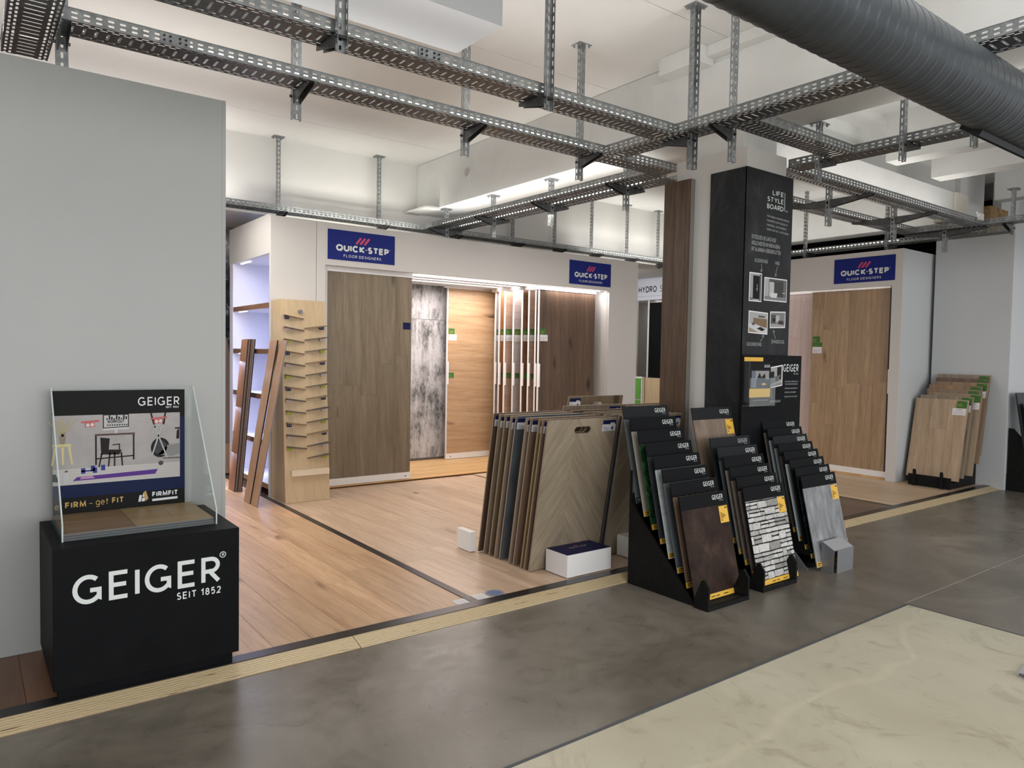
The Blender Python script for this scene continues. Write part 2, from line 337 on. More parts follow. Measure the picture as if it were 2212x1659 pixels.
f2 = struct('floor', 2.40, 7.51, 3.53, 8.7, .001, .024, GAP); planks(f2, 2.44, 7.5, 3.53, 7.33, .024, .03, .23, 1.75, OAKM)
f3 = struct('floor', 7.51, 13, 3.53, 12, .001, .024, GAP); planks(f3, 7.55, 9.8, 3.53, 6.4, .024, .03, .19, 1.3, OAKP); planks(f3, 9.8, 13, 4.5, 11, .024, .03, .6, 2.2, OAKP)
f4 = struct('floor', 6.0, 7.5, 3.53, 6.0, .03, .0325, GAP); planks(f4, 6.0, 7.5, 3.53, 6.0, .0325, .035, .25, 1.8, DKF)
struct('trim_4', 2.392, 2.442, 3.53, 7.40, .03, .0345, STRIP)
struct('trim_5', -3.5, 9.8, 3.452, 3.53, .001, .0345, STRIP)
struct('trim_6', 7.50, 7.55, 3.53, 6.2, .03, .0365, STRIP)
def ply_mat():
    mt, t, b = nt('plywood_edge'); mp, _ = coords(t, (.6, 1, 1), True)
    wv = t.nodes.new('ShaderNodeTexWave'); wv.bands_direction = 'Y'; wv.inputs['Scale'].default_value = 22; wv.inputs['Distortion'].default_value = 3.5; wv.inputs['Detail'].default_value = 4
    wv.inputs['Detail Scale'].default_value = 2; t.links.new(mp.outputs[0], wv.inputs['Vector'])
    c = ramp(t, wv.outputs['Fac'], [(.1, (.42, .315, .17)), (.5, (.55, .435, .265)), (.9, (.60, .49, .31))]).outputs[0]
    mp2, _ = coords(t, (4, 55, 20), True); n = noise(t, mp2.outputs[0], 1.1, 3, .5)
    c = mix(t, c, ramp(t, n.outputs[0], [(.27, (.30, .20, .12)), (.33, (1, 1, 1))]).outputs[0], .9, 'MULTIPLY')
    t.links.new(c, b.inputs['Base Color']); b.inputs['Roughness'].default_value = .5; return mt
PLYE = ply_mat()
k = 7
for a, b in ((-3.5, 1.598), (1.602, 4.12), (4.124, 6.62), (6.624, 9.14), (9.144, 9.8)):
    y1 = 3.35
    mb = MB().prism([(3.35, .0005), (3.452, .0005), (3.452, .031), (3.35, .004)], 'x', a, b)
    tag(mb.out('trim_%d' % k, PLYE), kind='structure'); k += 1
# walls and ceiling
wl_ = struct('wall_left', -3.5, 1.15, 4.13, 4.23, .03, 2.84, PARTW, bevel=.002)
box('end_profile', 1.132, 1.151, 4.1285, 4.13, .03, 2.84, PARTW, wl_)
struct('wall_back', -4, 10.0, 8.15, 8.3, 3.0, 3.85, PLASTER)
struct('wall_back', -4, 13, 11.2, 11.35, 0, 3.2, PLASTER)
struct('ceiling', -4, 10.3, 8.3, 11.2, 3.0, 3.1, PLASTER); struct('ceiling', 10.3, 13, 8.3, 11.2, 3.42, 3.5, PLASTER)
struct('wall_right', 9.8, 13, 3.31, 4.17, 0, 3.07, MDFC, bevel=.002)
cl = struct('ceiling', -7, 16, -7, 12, 3.862, 4.0, PLASTER)
for a, b in ((-7, 2.1), (2.105, 3.41), (3.415, 4.72), (4.725, 6.03), (6.035, 7.34), (7.345, 8.15)):
    box('panel', -5, 4.6, a, b, 3.85, 3.861, PLASTER, cl)
box('panel', 5.05, 16, -7, 12, 3.85, 3.861, CONCW, cl)
bm_ = struct('ceiling_beam', 4.6, 5.05, -7, 8.15, 3.25, 3.85, CONCW, bevel=.006)
mb = MB().cyl((4.592, 6.996, 3.559), (4.601, 6.996, 3.559), .052, 24); mb.out('pipe_sleeve', plain('sleeve_grey', (.45, .44, .41), .7), bm_)
box('pillar_capital', 4.42, 4.6, 3.60, 4.0, 3.72, 3.85, CONCW, bm_, .004)
box('pillar_capital', 4.50, 4.6, 2.2, 3.60, 3.77, 3.85, CONCW, bm_, .004)
box('pillar_facing', 4.585, 4.6, 3.4, 4.21, 3.25, 3.74, CONCW, bm_, .002)
struct('pillar', 4.66, 5.08, 3.36, 3.82, 3.06, 3.25, CONCW)
struct('ceiling_shelf', 4.42, 4.62, 7.6, 8.15, 3.235, 3.255, PLASTER)
for x0, x1 in ((7.06, 7.28), (8.02, 8.24), (9.65, 9.85), (11.2, 11.4)):
    mb = MB().prism([(x0-.015, 3.85), (x0, 3.4), (x1, 3.4), (x1+.015, 3.85)], 'y', -7, 3.49); tag(mb.out('ceiling_beam', CONCW), kind='structure')
struct('ceiling_beam', 5.05, 8.95, 3.65, 3.85, 3.14, 3.42, CONCW, bevel=.003)
struct('ceiling_beam', 8.955, 9.28, 3.62, 3.85, 3.10, 3.42, plain('cream_block', (.62, .58, .50), .8), bevel=.003)
struct('ceiling_beam', 10.0, 10.3, 3.85, 8.4, 3.27, 3.85, CONCW)
struct('wall_back', 5.05, 10.0, 3.86, 3.92, 3.42, 3.85, CONCW)
ROUGH = mottled('rough_filling', [(.3, (.16, .09, .035)), (.7, (.42, .28, .13))], 9, .9, bump=.5)
struct('wall_patch', 9.30, 9.50, 3.75, 3.9, 3.07, 3.42, ROUGH); struct('wall_back', 9.5, 10.2, 3.80, 3.9, 3.07, 3.85, CONCW)
struct('wall_patch', 10.2, 10.75, 3.72, 3.9, 3.07, 3.45, ROUGH); struct('wall_back', 10.75, 13, 3.80, 3.9, 3.07, 3.85, CONCW)
VOID = plain('black_void', (.004, .004, .005), .9)  # darkness of the gap above the smaller booth, put into black sheets
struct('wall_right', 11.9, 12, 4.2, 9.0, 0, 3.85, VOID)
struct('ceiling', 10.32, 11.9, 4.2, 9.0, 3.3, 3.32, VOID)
# plasterboard duct casing hanging from the ceiling
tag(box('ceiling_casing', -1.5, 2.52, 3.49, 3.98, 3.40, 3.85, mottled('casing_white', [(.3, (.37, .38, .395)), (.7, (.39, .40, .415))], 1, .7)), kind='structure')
# column, white boxed
struct('column', 4.62, 5.125, 3.298, 3.955, 0, 3.062, MDF, bevel=.002)

# ================================================================ CABLE TRAYS
def perf(mb, fn, L, strips, period, W):
    """sheet L long, W wide with rows of slots; strips: (v0, v1, slot length, offset)"""
    v = 0
    for v0, v1, sl, off in strips+[(W, W, 0, 0)]:
        if v0 > v+1e-6: mb.quad(fn(0, v), fn(L, v), fn(L, v0), fn(0, v0))
        v = v1
        if v1 <= v0: continue
        br = period-sl; c = min((v1-v0)*.3, sl*.3); u = off-period
        while u < L:
            a, b = u+sl/2, u+sl/2+br
            if b > 0 and a < L:
                if a-c > 0 and b+c < L:
                    P = [(a-c, v0), (b+c, v0), (b, v0+c), (b, v1-c), (b+c, v1), (a-c, v1), (a, v1-c), (a, v0+c)]
                    k = len(mb.V); mb.V += [fn(*p) for p in P]; mb.F.append(tuple(range(k, k+8)))
                else:
                    a, b = max(a, 0), min(b, L); mb.quad(fn(a, v0), fn(b, v0), fn(b, v1), fn(a, v1))
            u += period
BASE1 = [(.009, .020, .034, 0), (.030, .041, .034, .025), (.060, .140, .013, 0), (.159, .170, .034, .025), (.180, .191, .034, 0)]
BASE2 = [(.009, .020, .032, 0), (.028, .039, .032, .025), (.050, .150, .017, 0), (.161, .172, .032, .025), (.180, .191, .032, 0)]
SIDE = [(.011, .021, .026, 0), (.033, .043, .026, 0)]
ZT, HT = 3.0, .056
def tray(label, axis, a, b, c0, c1, base=BASE1, rails=(1, 1), cut=None, mat=None):
    W = c1-c0; o = (a, c0, ZT) if axis == 'x' else (c0, a, ZT)
    t = thing('cable_tray', label, 'cable tray', o, group=None); mt = mat or GALV
    P = (lambda u, v, w_: (a+u, c0+v, ZT+w_)) if axis == 'x' else (lambda u, v, w_: (c0+v, a+u, ZT+w_))
    L = b-a; s = W/.2
    mb = MB(); perf(mb, lambda u, v: P(u, v, 0), L, [(p*s, q*s, r, f) for p, q, r, f in base], .05, W)
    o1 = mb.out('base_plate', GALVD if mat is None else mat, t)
    sol = o1.modifiers.new('thickness', 'SOLIDIFY'); sol.thickness = .0015
    for i, v in enumerate((0, W)):
        segs = [(0, L)]
        if cut and i in cut:
            q0, q1 = cut[i]; segs = [x for x in ((0, q0-a), (q1-a, L)) if x[1]-x[0] > .02]
        if not rails[i]: continue
        mb = MB()
        for s0, s1 in segs: perf(mb, lambda u, w_, s0=s0: P(u+s0, v, w_), s1-s0, SIDE, .05, HT)
        o2 = mb.out('side_rail', mt, t); sol = o2.modifiers.new('thickness', 'SOLIDIFY'); sol.thickness = .0015
        mb = MB()
        for s0, s1 in segs:  # rolled top edge
            q = P(s0, v, HT); r = P(s1, v, HT)
            lo = [min(q[i_], r[i_]) for i_ in range(3)]; hi = [max(q[i_], r[i_]) for i_ in range(3)]
            kk = 1 if axis == 'x' else 0; lo[kk] -= .003; hi[kk] += .003; hi[2] += .003
            mb.box(lo[0], hi[0], lo[1], hi[1], lo[2], hi[2])
        mb.out('rolled_edge', mt, t)
    return t, P
T1, P1 = tray('galvanised cable tray running above the top of the tall grey partition', 'x', .38, 4.62, 3.96, 4.16, cut={0: (3.82, 4.02)})
T2, P2 = tray('galvanised cable tray crossing the picture top beside the boxed ceiling casing', 'x', .38, 3.82, 3.30, 3.50)
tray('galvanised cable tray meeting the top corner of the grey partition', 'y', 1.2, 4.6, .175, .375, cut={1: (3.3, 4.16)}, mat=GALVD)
tray('galvanised cable tray running from the white column out under the ribbed duct', 'y', -2.5, 3.96, 3.82, 4.02, cut={1: (2.78, 3.0), 0: (3.30, 3.50)})
tray('short galvanised cable tray passing in front of the white column top', 'x', 4.02, 5.17, 2.79, 2.98, BASE2)
tray('galvanised cable tray behind the grille end of the ribbed duct', 'y', -2.5, 3.31, 5.17, 5.36, cut={0: (2.79, 2.98)})
tray('long galvanised cable tray on the near side of the hanger row, right of the column', 'x', 5.17, 8.87, 3.31, 3.48, BASE2)
tray('long galvanised cable tray on the far side of the hanger row, behind the column', 'x', 5.13, 8.87, 4.00, 4.18, BASE2)
tray('galvanised cable tray ending above the plain grey wall block', 'y', 2.2, 4.18, 8.87, 9.06, cut={0: (3.31, 3.48)})
tray('galvanised cable tray running above the smaller sample booth', 'y', 3.3, 8.1, 9.49, 9.68)
tray('galvanised cable tray running along the top of the long sample booth', 'x', -1.0, 10.0, 7.80, 8.0, cut={0: (4.48, 4.90)})
tray('perforated tray run with its edge to the grey partition, one of the doubled pair', 'y', 4.16, 7.80, 4.48, 4.665)
tray('perforated tray run nearest the boxed beam, one of the doubled pair', 'y', 4.16, 7.80, 4.735, 4.90)
# splice plates with bolts on the two long trays
def splice(t, x, y, sgn=-1):
    mb = MB().box(x-.07, x+.07, y-.004, y-.002, ZT+.006, ZT+.05); o = mb.out('splice_plate', GALV, t); mb = MB()
    for dx in (-.05, -.022, .022, .05):
        for dz in (.017, .039): mb.cyl((x+dx, y-.009, ZT+dz), (x+dx, y-.003, ZT+dz), .006, 6)
    mb.out('bolt', STRIP, o)
splice(T1, .86, 3.96); splice(T2, 1.93, 3.30)
# LED lines lying in the trays
def led(label, x0, x1, y0, y1, z=3.012):
    t = thing('led_batten', label, 'lamp', ((x0+x1)/2, (y0+y1)/2, z), group=None)
    if x1-x0 > y1-y0:
        box('housing', x0, x1, y0-.02, y0+.02, z, z+.022, WHITE, t); box('diffuser', x0+.02, x1-.02, y0-.014, y0+.014, z+.022, z+.036, LED, t)
    else:
        box('housing', x0-.02, x0+.02, y0, y1, z, z+.022, WHITE, t); box('diffuser', x0-.014, x0+.014, y0+.02, y1-.02, z+.022, z+.036, LED, t)
led('white LED batten lying in the tray above the grey partition', .9, 2.4, 4.03, 4.03)
led('white LED batten in the partition tray, next to the tray junction', 2.5, 3.7, 4.03, 4.03)
led('white LED batten in the tray under the ceiling casing', 1.1, 2.5, 3.39, 3.39)
led('white LED batten in the tray between its two long hangers', 2.6, 3.7, 3.39, 3.39)
led('white LED batten in the doubled tray run, partition side', 4.59, 4.6, 4.5, 7.5)
led('white LED batten in the doubled tray run, beam side', 4.83, 4.84, 4.5, 7.5)
led('white LED batten at the far end of the booth tray', 7.3, 9.3, 7.86, 7.87)
led('white LED batten in the tray beside the cross beam', 5.5, 8.6, 3.41, 3.42)
led('white LED batten in the far tray behind the column', 5.5, 8.6, 4.06, 4.07)
led('white LED batten in the tray over the smaller booth', 9.55, 9.56, 4.5, 7.4)

# hanger posts
def hanger(label, x, y, zt, zb, wx=.05, wy=.03, open_='y+', arms=(), plate=True, group=None):
    """slotted U channel; web across wx (facing -y) or wy; arms: (dx, dy, length, z)"""
    t = thing('hanger_post', label, 'hanger', (x, y, zb), group=group); H = zt-zb
    mb = MB(); st = lambda W: [(W*.5-.0055, W*.5+.0055, .03, .02)]
    s = 1 if open_ == 'y+' else -1
    perf(mb, lambda u, v: (x-wx/2+v, y-s*wy/2, zb+u), H, [(wx*.5-.006, wx*.5+.006, .03, .02)], .05, wx)
    perf(mb, lambda u, v: (x-wx/2, y-wy/2+v, zb+u), H, st(wy), .05, wy)
    perf(mb, lambda u, v: (x+wx/2, y-wy/2+v, zb+u), H, st(wy), .05, wy)
    o = mb.out('channel', GALV, t); sol = o.modifiers.new('thickness', 'SOLIDIFY'); sol.thickness = .002
    if plate:
        p = box('head_plate', x-.06, x+.06, y-.05, y+.05, zt-.008, zt, GALV, t); mb = MB()
        for i in (-1, 1):
            for j in (-1, 1): mb.cyl((x+i*.045, y+j*.035, zt-.022), (x+i*.045, y+j*.035, zt-.008), .008, 6)
        mb.out('anchor_bolt', GALV, p)
    for dx, dy, ln, z in arms:
        mb = MB(); hw = .02
        if dy:
            y0 = y+math.copysign(wy/2, dy); y1 = y0+dy*ln
            for e in (-hw, hw-.003): mb.prism([(y0, z-.075), (y0, z), (y1, z), (y1, z-.02)], 'x', x+e, x+e+.003)
            mb.box(x-hw, x+hw, min(y0, y1), max(y0, y1), z-.003, z)
        else:
            x0 = x+math.copysign(wx/2, dx); x1 = x0+dx*ln
            for e in (-hw, hw-.003): mb.prism([(x0, z-.075), (x0, z), (x1, z), (x1, z-.02)], 'y', y+e, y+e+.003)
            mb.box(min(x0, x1), max(x0, x1), y-hw, y+hw, z-.003, z)
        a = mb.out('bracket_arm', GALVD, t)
        mb = MB().cyl((x-wx/2-.012 if dy else x, y if dy else y-wy/2-.012, z-.03), (x+wx/2+.012 if dy else x, y if dy else y+wy/2+.012, z-.03), .008, 6); mb.out('bolt', STRIP, t)
zt_ = ZT-.001
for n, x in (('the one over the grey partition, beside the casing', 1.43), ('that drops between the casing and the beam', 2.69)):
    hanger('slotted post on the upper tray, '+n, x, 3.262, 3.85, 2.90, arms=((0, 1, .24, zt_),), open_='y-')
hanger('slotted steel post where three trays meet in front of the column', 3.94, 3.25, 3.85, 2.77, .06, .04, arms=((0, 1, .22, zt_),), open_='y-')
for n, x in (('at the upper corner of the grey partition', .40), ('just above the end of the partition', 1.56), ('halfway along the tray', 2.73), ('next to the tray junction', 3.77)):
    hanger('slotted post behind the lower tray, '+n, x, 4.19, 3.85, 2.835, arms=((0, -1, .22, zt_),))
for n, x in (('first from the grey partition', 2.80), ('second from the grey partition', 4.02), ('first past the doubled trays', 5.05), ('above the booth middle', 6.04), ('second past the booth middle', 6.79), ('above the second blue sign', 7.51), ('over the booth end', 8.26), ('beyond the booth end', 8.97)):
    hanger('slim post at the back wall over the long booth, '+n, x, 8.045, 3.85, 2.95, .04, .03, arms=((0, -1, .25, zt_),))
for n, y in (('the one at the booth corner', 7.6), ('second from the booth', 6.62), ('third from the booth', 5.63), ('the one by the white column', 4.6)):
    hanger('short steel post between the doubled trays, '+n, 4.70, y, 3.25, 2.79, .04, .04, arms=((1, 0, .20, zt_), (-1, 0, .22, zt_)))
hanger('slotted steel post under the duct crossing, beside the column front', 4.06, 3.02, 3.85, 2.79, .045, .03, arms=((-1, 0, .2, zt_),))
hanger('short steel post under the beam at the column shoulder', 5.10, 3.02, 3.25, 2.82, .04, .03, arms=((1, 0, .2, zt_),))
for n, y in (('the one nearer the column', 2.42), ('the one at the duct grille', 1.98)):
    hanger('short steel post peeping out below the ribbed duct, '+n, 5.12, y, 3.85, 2.86, .045, .03, arms=((1, 0, .2, zt_),))
for n, x in (('the one nearest the column', 6.5), ('the middle one', 7.76), ('the one at the grey wall block', 8.98)):
    hanger('post with long arms between two trays, '+n, x, 3.73, 3.14 if x < 8.9 else 3.1, 2.755, .05, .04, arms=((0, 1, .42, zt_), (0, -1, .40, zt_)), plate=False)
for n, y in (('near its column end', 5.75), ('near its open end', 4.62)):
    hanger('steel post over the smaller booth, '+n, 9.45, y, 3.85, 2.93, .05, .03, arms=((1, 0, .22, zt_),), plate=False)
hanger('slotted steel post over the plain grey wall block', 9.15, 3.12, 3.4, 2.9, .05, .03, arms=((-1, 0, .2, zt_),))

# ribbed spiral duct
def duct():
    t = thing('spiral_duct', 'dark grey spiral-seamed round air duct crossing under the trays', 'duct', (-1, 1.53, 2.828))
    R, pitch, K, N = .156, .072, 12, 72
    rows = int(13.5/pitch*K); V = []; F = []
    prof = [.0026, .0016] + [0]*(K-2)
    prof[6] = .0005
    for i in range(rows):
        r = R+prof[i % K]
        for j in range(N):
            th = 2*math.pi*j/N; V.append((-1+(i+K*j/N)*pitch/K, 1.53+r*math.cos(th), 2.828+r*math.sin(th)))
    for i in range(rows-K-1):
        for j in range(N):
            j2 = (j+1) % N; sh = K if j == N-1 else 0
            F.append((i*N+j, (i+1)*N+j, (i+1+sh)*N+j2, (i+sh)*N+j2))
    add('duct_tube', V, F, mottled('duct_grey', [(.3, (.050, .056, .062)), (.7, (.070, .077, .084))], 6, .34, bump=.02, metal=.25), t, smooth=True)
    # grille on the lower flank
    a = math.atan2(-.86, .50); n = Vector((0, math.cos(a), math.sin(a))); tn = Vector((0, -math.sin(a), math.cos(a))); c = Vector((0, 1.53, 2.828))
    def slab(mb, x0, x1, s0, s1, h0, h1):
        q = [c+n*h+tn*s+Vector((x, 0, 0)) for h in (h0, h1) for x, s in ((x0, s0), (x1, s0), (x1, s1), (x0, s1))]; mb.add(q, BF)
    mb = MB()
    for s0, s1 in ((-.055, -.043), (.043, .055)): slab(mb, 4.12, 5.3, s0, s1, .135, .175)
    for x0 in (4.12, 5.28): slab(mb, x0, x0+.02, -.043, .043, .135, .175)
    gr = mb.out('grille', plain('grille_black', (.02, .022, .025), .4), t); mb = MB()
    for i in range(56): slab(mb, 4.145+i*.02, 4.153+i*.02, -.043, .043, .15, .168)
    mb.out('grille_blade', MATS['grille_black'], gr)
duct()

# ================================================================ LONG SAMPLE BOOTH
EX, EY, EZ = Vector((1, 0, 0)), Vector((0, 1, 0)), Vector((0, 0, 1))
OAKED = wood('brown_oak_shelf', (.16, .075, .035), (.25, .13, .065), 'Y', .45, .1, .5, False)
b1 = thing('display_booth', 'long white sample booth with lit shelf niche and two blue signs', 'booth', (2.45, 7.245, .03))
yf = 7.245
box('side_panel', 2.45, 2.921, yf, yf+.04, .03, 2.84, MDF, b1, .0015)
box('side_panel', 2.925, 3.02, yf, yf+.04, .03, 2.84, MDF, b1, .0015)
box('side_panel', 7.125, 7.685, yf, yf+.04, .03, 2.84, MDF, b1, .0015)
box('fascia', 3.02, 7.125, yf, yf+.04, 2.40, 2.84, MDF, b1, .0015)
box('side_panel', 7.645, 7.685, yf+.04, 8.66, .03, 2.84, MDF, b1)
box('side_panel', 3.02, 3.06, yf+.04, 8.62, .03, 2.84, MDF, b1)
box('side_panel', 7.12, 7.16, yf+.04, 8.62, .03, 2.84, MDF, b1)
box('back_panel', 3.06, 7.12, 8.62, 8.66, .03, 2.84, MDF, b1)
box('booth_roof', 3.06, 7.12, yf+.04, 8.62, 2.50, 2.54, WHITE, b1)
# niche
NI = plain('niche_white', (.66, .66, .74), .5)
box('niche_header', 2.45, 2.49, yf+.04, 8.64, 2.47, 2.86, MDF, b1)
box('niche_back', 2.98, 3.02, yf+.04, 8.62, .03, 2.84, NI, b1)
box('niche_end', 2.45, 2.98, 8.50, 8.62, .03, 2.47, NI, b1)
box('niche_roof', 2.49, 2.98, yf+.04, 8.5, 2.47, 2.49, NI, b1)
for z in (1.93, 1.465, 1.0, .53, .10):
    s = box('shelf', 2.46, 2.98, yf+.04, 8.5, z, z+.045, NI, b1)
    box('shelf_edge', 2.452, 2.46, yf+.045, 8.495, z, z+.05, OAKED, s)
    box('led_strip', 2.50, 2.52, 8.2, 8.45, z-.006, z, LEDS, s)
box('led_strip', 2.51, 2.53, 8.1, 8.42, 2.462, 2.469, LEDS, b1)
for z in (2.44, 1.90, 1.44, .97, .50):
    light('niche_lamp', (2.56, 7.95, z), (.05, 1.0), 7, (.62, .68, 1), (.25, 0, -1))
# sliding tracks under the booth roof
for i, y in enumerate((7.37, 7.50, 7.62, 7.72, 7.86, 7.97, 8.12, 8.27, 8.42)):
    tr = MB().box(3.06, 7.12, y-.022, y-.018, 2.405, 2.45).box(3.06, 7.12, y+.018, y+.022, 2.405, 2.45).box(3.06, 7.12, y-.022, y+.022, 2.45, 2.46); tr.out('track', ALU, b1)
box('led_profile', 4.15, 7.1, 7.295, 7.325, 2.43, 2.45, LEDS, b1)
for y in (7.435, 7.56, 7.79, 8.05): box('led_profile', 4.12, 7.11, y-.008, y+.008, 2.405, 2.415, LEDS, b1)  # glowing strips added to imitate the brightly lit tracks
# slatted deck
BAM = wood('bamboo_slats', (.58, .33, .13), (.74, .49, .23), 'X', .4, .14, .5, False)
dk = thing('slatted_deck', 'low deck of honey coloured slats inside the long booth', 'deck', (5, 7.33, .03)); 
box('deck_frame', 3.06, 7.12, 7.335, 8.6, .0305, .046, plain('deck_dark', (.12, .06, .025), .7), dk)
for i in range(13):
    y = 7.335+i*.0975; box('slat', 3.06, 7.12, y, y+.088, .046, .056, BAM, dk)
# loose threshold piece near the racks
tp = thing('floor_sample', 'pale floor board offcut lying on the beige floor behind the wood boards', 'board', (5.3, 7.0, .0345))
box('board', 4.95, 5.9, 6.75, 7.28, .0345, .044, OAKP, tp); box('edge_band', 4.94, 5.9, 6.742, 6.749, .0345, .044, STRIP, tp)

def sticker(parent, P, U, Vv, w_, h_, mt, rows=0, logo=None, ink=LET):
    s = decal('sticker', P, U, Vv, w_, h_, mt, parent); N = Vector(U).cross(Vector(Vv))*.0022
    if rows:
        mb = MB(); P, U, Vv = Vector(P)+N, Vector(U), Vector(Vv)
        for i in range(rows):
            y = h_*(.16+.5*i/max(1, rows)); L = w_*random.uniform(.35, .8); h = h_*.035
            mb.quad(P+U*w_*.1+Vv*y, P+U*(w_*.1+L)+Vv*y, P+U*(w_*.1+L)+Vv*(y+h), P+U*w_*.1+Vv*(y+h))
        mb.out('fine_print', ink, s)
    return s
def hanging_panel(label, x0, x1, y, mt, axis='Z', cols=0, z0=.135, z1=2.35, lab=True, group='sliding sample panels in the long booth', handle=True, hz=(1.085, 1.39), n1=1, ln=1.2, labz=1.84):
    t = thing('sliding_panel', label, 'panel', (x0, y, .06), group=group)
    th = .018
    if cols:
        bd = box('board', x0+.012, x1-.006, y+.004, y+th, z0, z1, GAP, t); wd = (x1-x0-.018)/cols
        for i in range(cols):
            z = z0; first = random.uniform(.35, 1)*ln
            while z < z1-.01:
                e = min(z1, z+first); first = ln; xa = x0+.012+wd*i
                box('plank', xa+.0006, xa+wd-.0006, y-.001, y+.004, z+.0006, e-.0006, mt, bd); z = e
    elif n1 > 1:
        bd = box('board', x0+.012, x1-.006, y+.004, y+th, z0, z1, GAP, t); ht = (z1-z0)/n1
        for i in range(n1): box('plank', x0+.012, x1-.006, y-.001, y+.004, z0+ht*i+.0006, z0+ht*(i+1)-.0006, mt, bd)
    else: bd = box('board', x0+.012, x1-.006, y, y+th, z0, z1, mt, t)
    box('edge_profile', x0, x0+.010, y-.004, y+th+.004, z0-.01, z1+.01, ALU, t)
    br = box('bottom_rail', x0, x1, y-.012, y+th+.012, .060, z0, ALU, t, .002)
    box('top_rail', x0-.05, x1, y-.010, y+th+.010, z1, z1+.055, ALU, t)
    mb = MB().cyl((x1-.07 if x0 < 4 else x0+.07, y-.016, .095), (x1-.07 if x0 < 4 else x0+.07, y-.012, .095), .007, 8); mb.out('screw', STRIP, br)
    if handle: box('handle', x0-.004, x0+.014, y-.03, y-.004, hz[0], hz[1], ALU, t, .002)
    if lab:
        sticker(bd, (x0+.022, y-.0015, labz-.075), EX, EZ, .095, .078, GREEN, 4, ink=LIME); sticker(bd, (x0+.022, y-.0015, labz-.16), EX, EZ, .13, .083, PAPER, 4, ink=LETG)
    return t, bd
W_TAUPE = wood('taupe_oak', (.155, .118, .075), (.27, .215, .145), 'Z', .45, .10, .75)
W_HONEY = wood('honey_oak', (.42, .25, .13), (.58, .39, .225), 'X', .42, .06, .6)
W_GRYW = wood('light_grey_wood', (.33, .31, .30), (.47, .44, .42), 'X', .5, .1, .6, False)
W_RUST = wood('rust_wood', (.25, .10, .035), (.42, .20, .08), 'Z', .5, .1, .5, False)
W_PEACH = wood('peach_wood', (.36, .22, .15), (.52, .35, .26), 'X', .5, .1, .5, False)
W_PINKG = wood('pink_grey_wood', (.40, .34, .32), (.52, .46, .44), 'X', .5, .1, .4, False)
W_BRN = wood('mid_brown_wood', (.13, .06, .03), (.24, .12, .06), 'X', .5, .1, .5, False)
W_OLIVE = wood('olive_wood', (.17, .12, .06), (.26, .20, .11), 'Z', .5, .1, .5, False)
W_WALN = wood('walnut', (.070, .042, .026), (.165, .102, .064), 'Z', .42, .08, 1)
t, bd = hanging_panel('wide taupe oak sliding panel behind the pegged plywood stand', 3.05, 4.105, 7.35, W_TAUPE, cols=5, lab=False, handle=False, z0=.135, z1=2.352, ln=1.38)
sticker(bd, (3.99, 7.3485, 1.765), EX, EZ, .095, .078, NAVY, 3, ink=BLUE)
t, bd = hanging_panel('honey oak sliding panel with horizontal planks beside the grey stained concrete panel', 5.245, 6.25, 8.42, W_HONEY, n1=12, z0=.135, z1=2.385)
sticker(bd, (5.265, 8.4185, 1.17), EX, EZ, .095, .072, GREEN, 3, ink=LIME)
for i, (px, y, mt, nm) in enumerate(((5.941, 8.27, W_GRYW, 'light grey'), (5.913, 8.12, W_RUST, 'orange brown'), (5.893, 7.97, W_PEACH, 'peach toned'), (5.964, 7.86, W_PINKG, 'pinkish grey'), (5.999, 7.72, W_BRN, 'mid brown'), (6.038, 7.62, W_PEACH, 'pale peach'), (6.061, 7.50, W_OLIVE, 'olive brown'))):
    x = px*0+[5.941, 5.90, 5.88, 5.945, 5.985, 6.02, 6.04][i]
    t, bd = hanging_panel('narrow visible strip of a %s sliding panel between the honey and walnut panels' % nm, x, x+.98, y, mt, z1=2.36, labz=1.845)
    sticker(bd, (x+.02, y-.0015, 1.18), EX, EZ, .09, .072, GREEN, 3, ink=LIME)
hanging_panel('dark walnut sliding panel below the second blue sign', 5.985, 6.985, 7.37, W_WALN, cols=5, z1=2.352, ln=9, labz=1.845)
def stained():
    mt, t, b = nt('stained_concrete'); mp, _ = coords(t, (1.5, 1, .6), False)
    n = noise(t, mp.outputs[0], 3.2, 14, .78, .15); c = ramp(t, n.outputs[0], [(.40, (.075, .075, .07)), (.47, (.27, .26, .255)), (.55, (.46, .44, .44)), (.75, (.56, .54, .55))]).outputs[0]
    mp2, _ = coords(t, (3.2, 1, .35), False); n2 = noise(t, mp2.outputs[0], 2.6, 12, .78, .1)
    c = mix(t, c, ramp(t, n2.outputs[0], [(.34, (.28, .28, .27)), (.47, (1, 1, 1))]).outputs[0], .85, 'MULTIPLY')
    mp3, _ = coords(t, (14, 14, 9), False); n3 = noise(t, mp3.outputs[0], 4, 8, .8)
    c = mix(t, c, ramp(t, n3.outputs[0], [(.34, (.55, .55, .55)), (.5, (1, 1, 1))]).outputs[0], .6, 'MULTIPLY')
    t.links.new(c, b.inputs['Base Color']); b.inputs['Roughness'].default_value = .7; return mt
STC = stained()
t = thing('decor_panel', 'grey stained concrete look panel at the back of the long booth', 'panel', (4.3, 8.56, .06), group=None)
box('board', 3.9, 5.36, 8.55, 8.57, .085, 1.953, STC, t); box('board', 3.9, 5.36, 8.55, 8.57, 1.957, 2.47, STC, t); box('base_rail', 3.9, 5.36, 8.54, 8.575, .06, .082, plain('brown_grey_rail', (.13, .10, .085), .6), t)

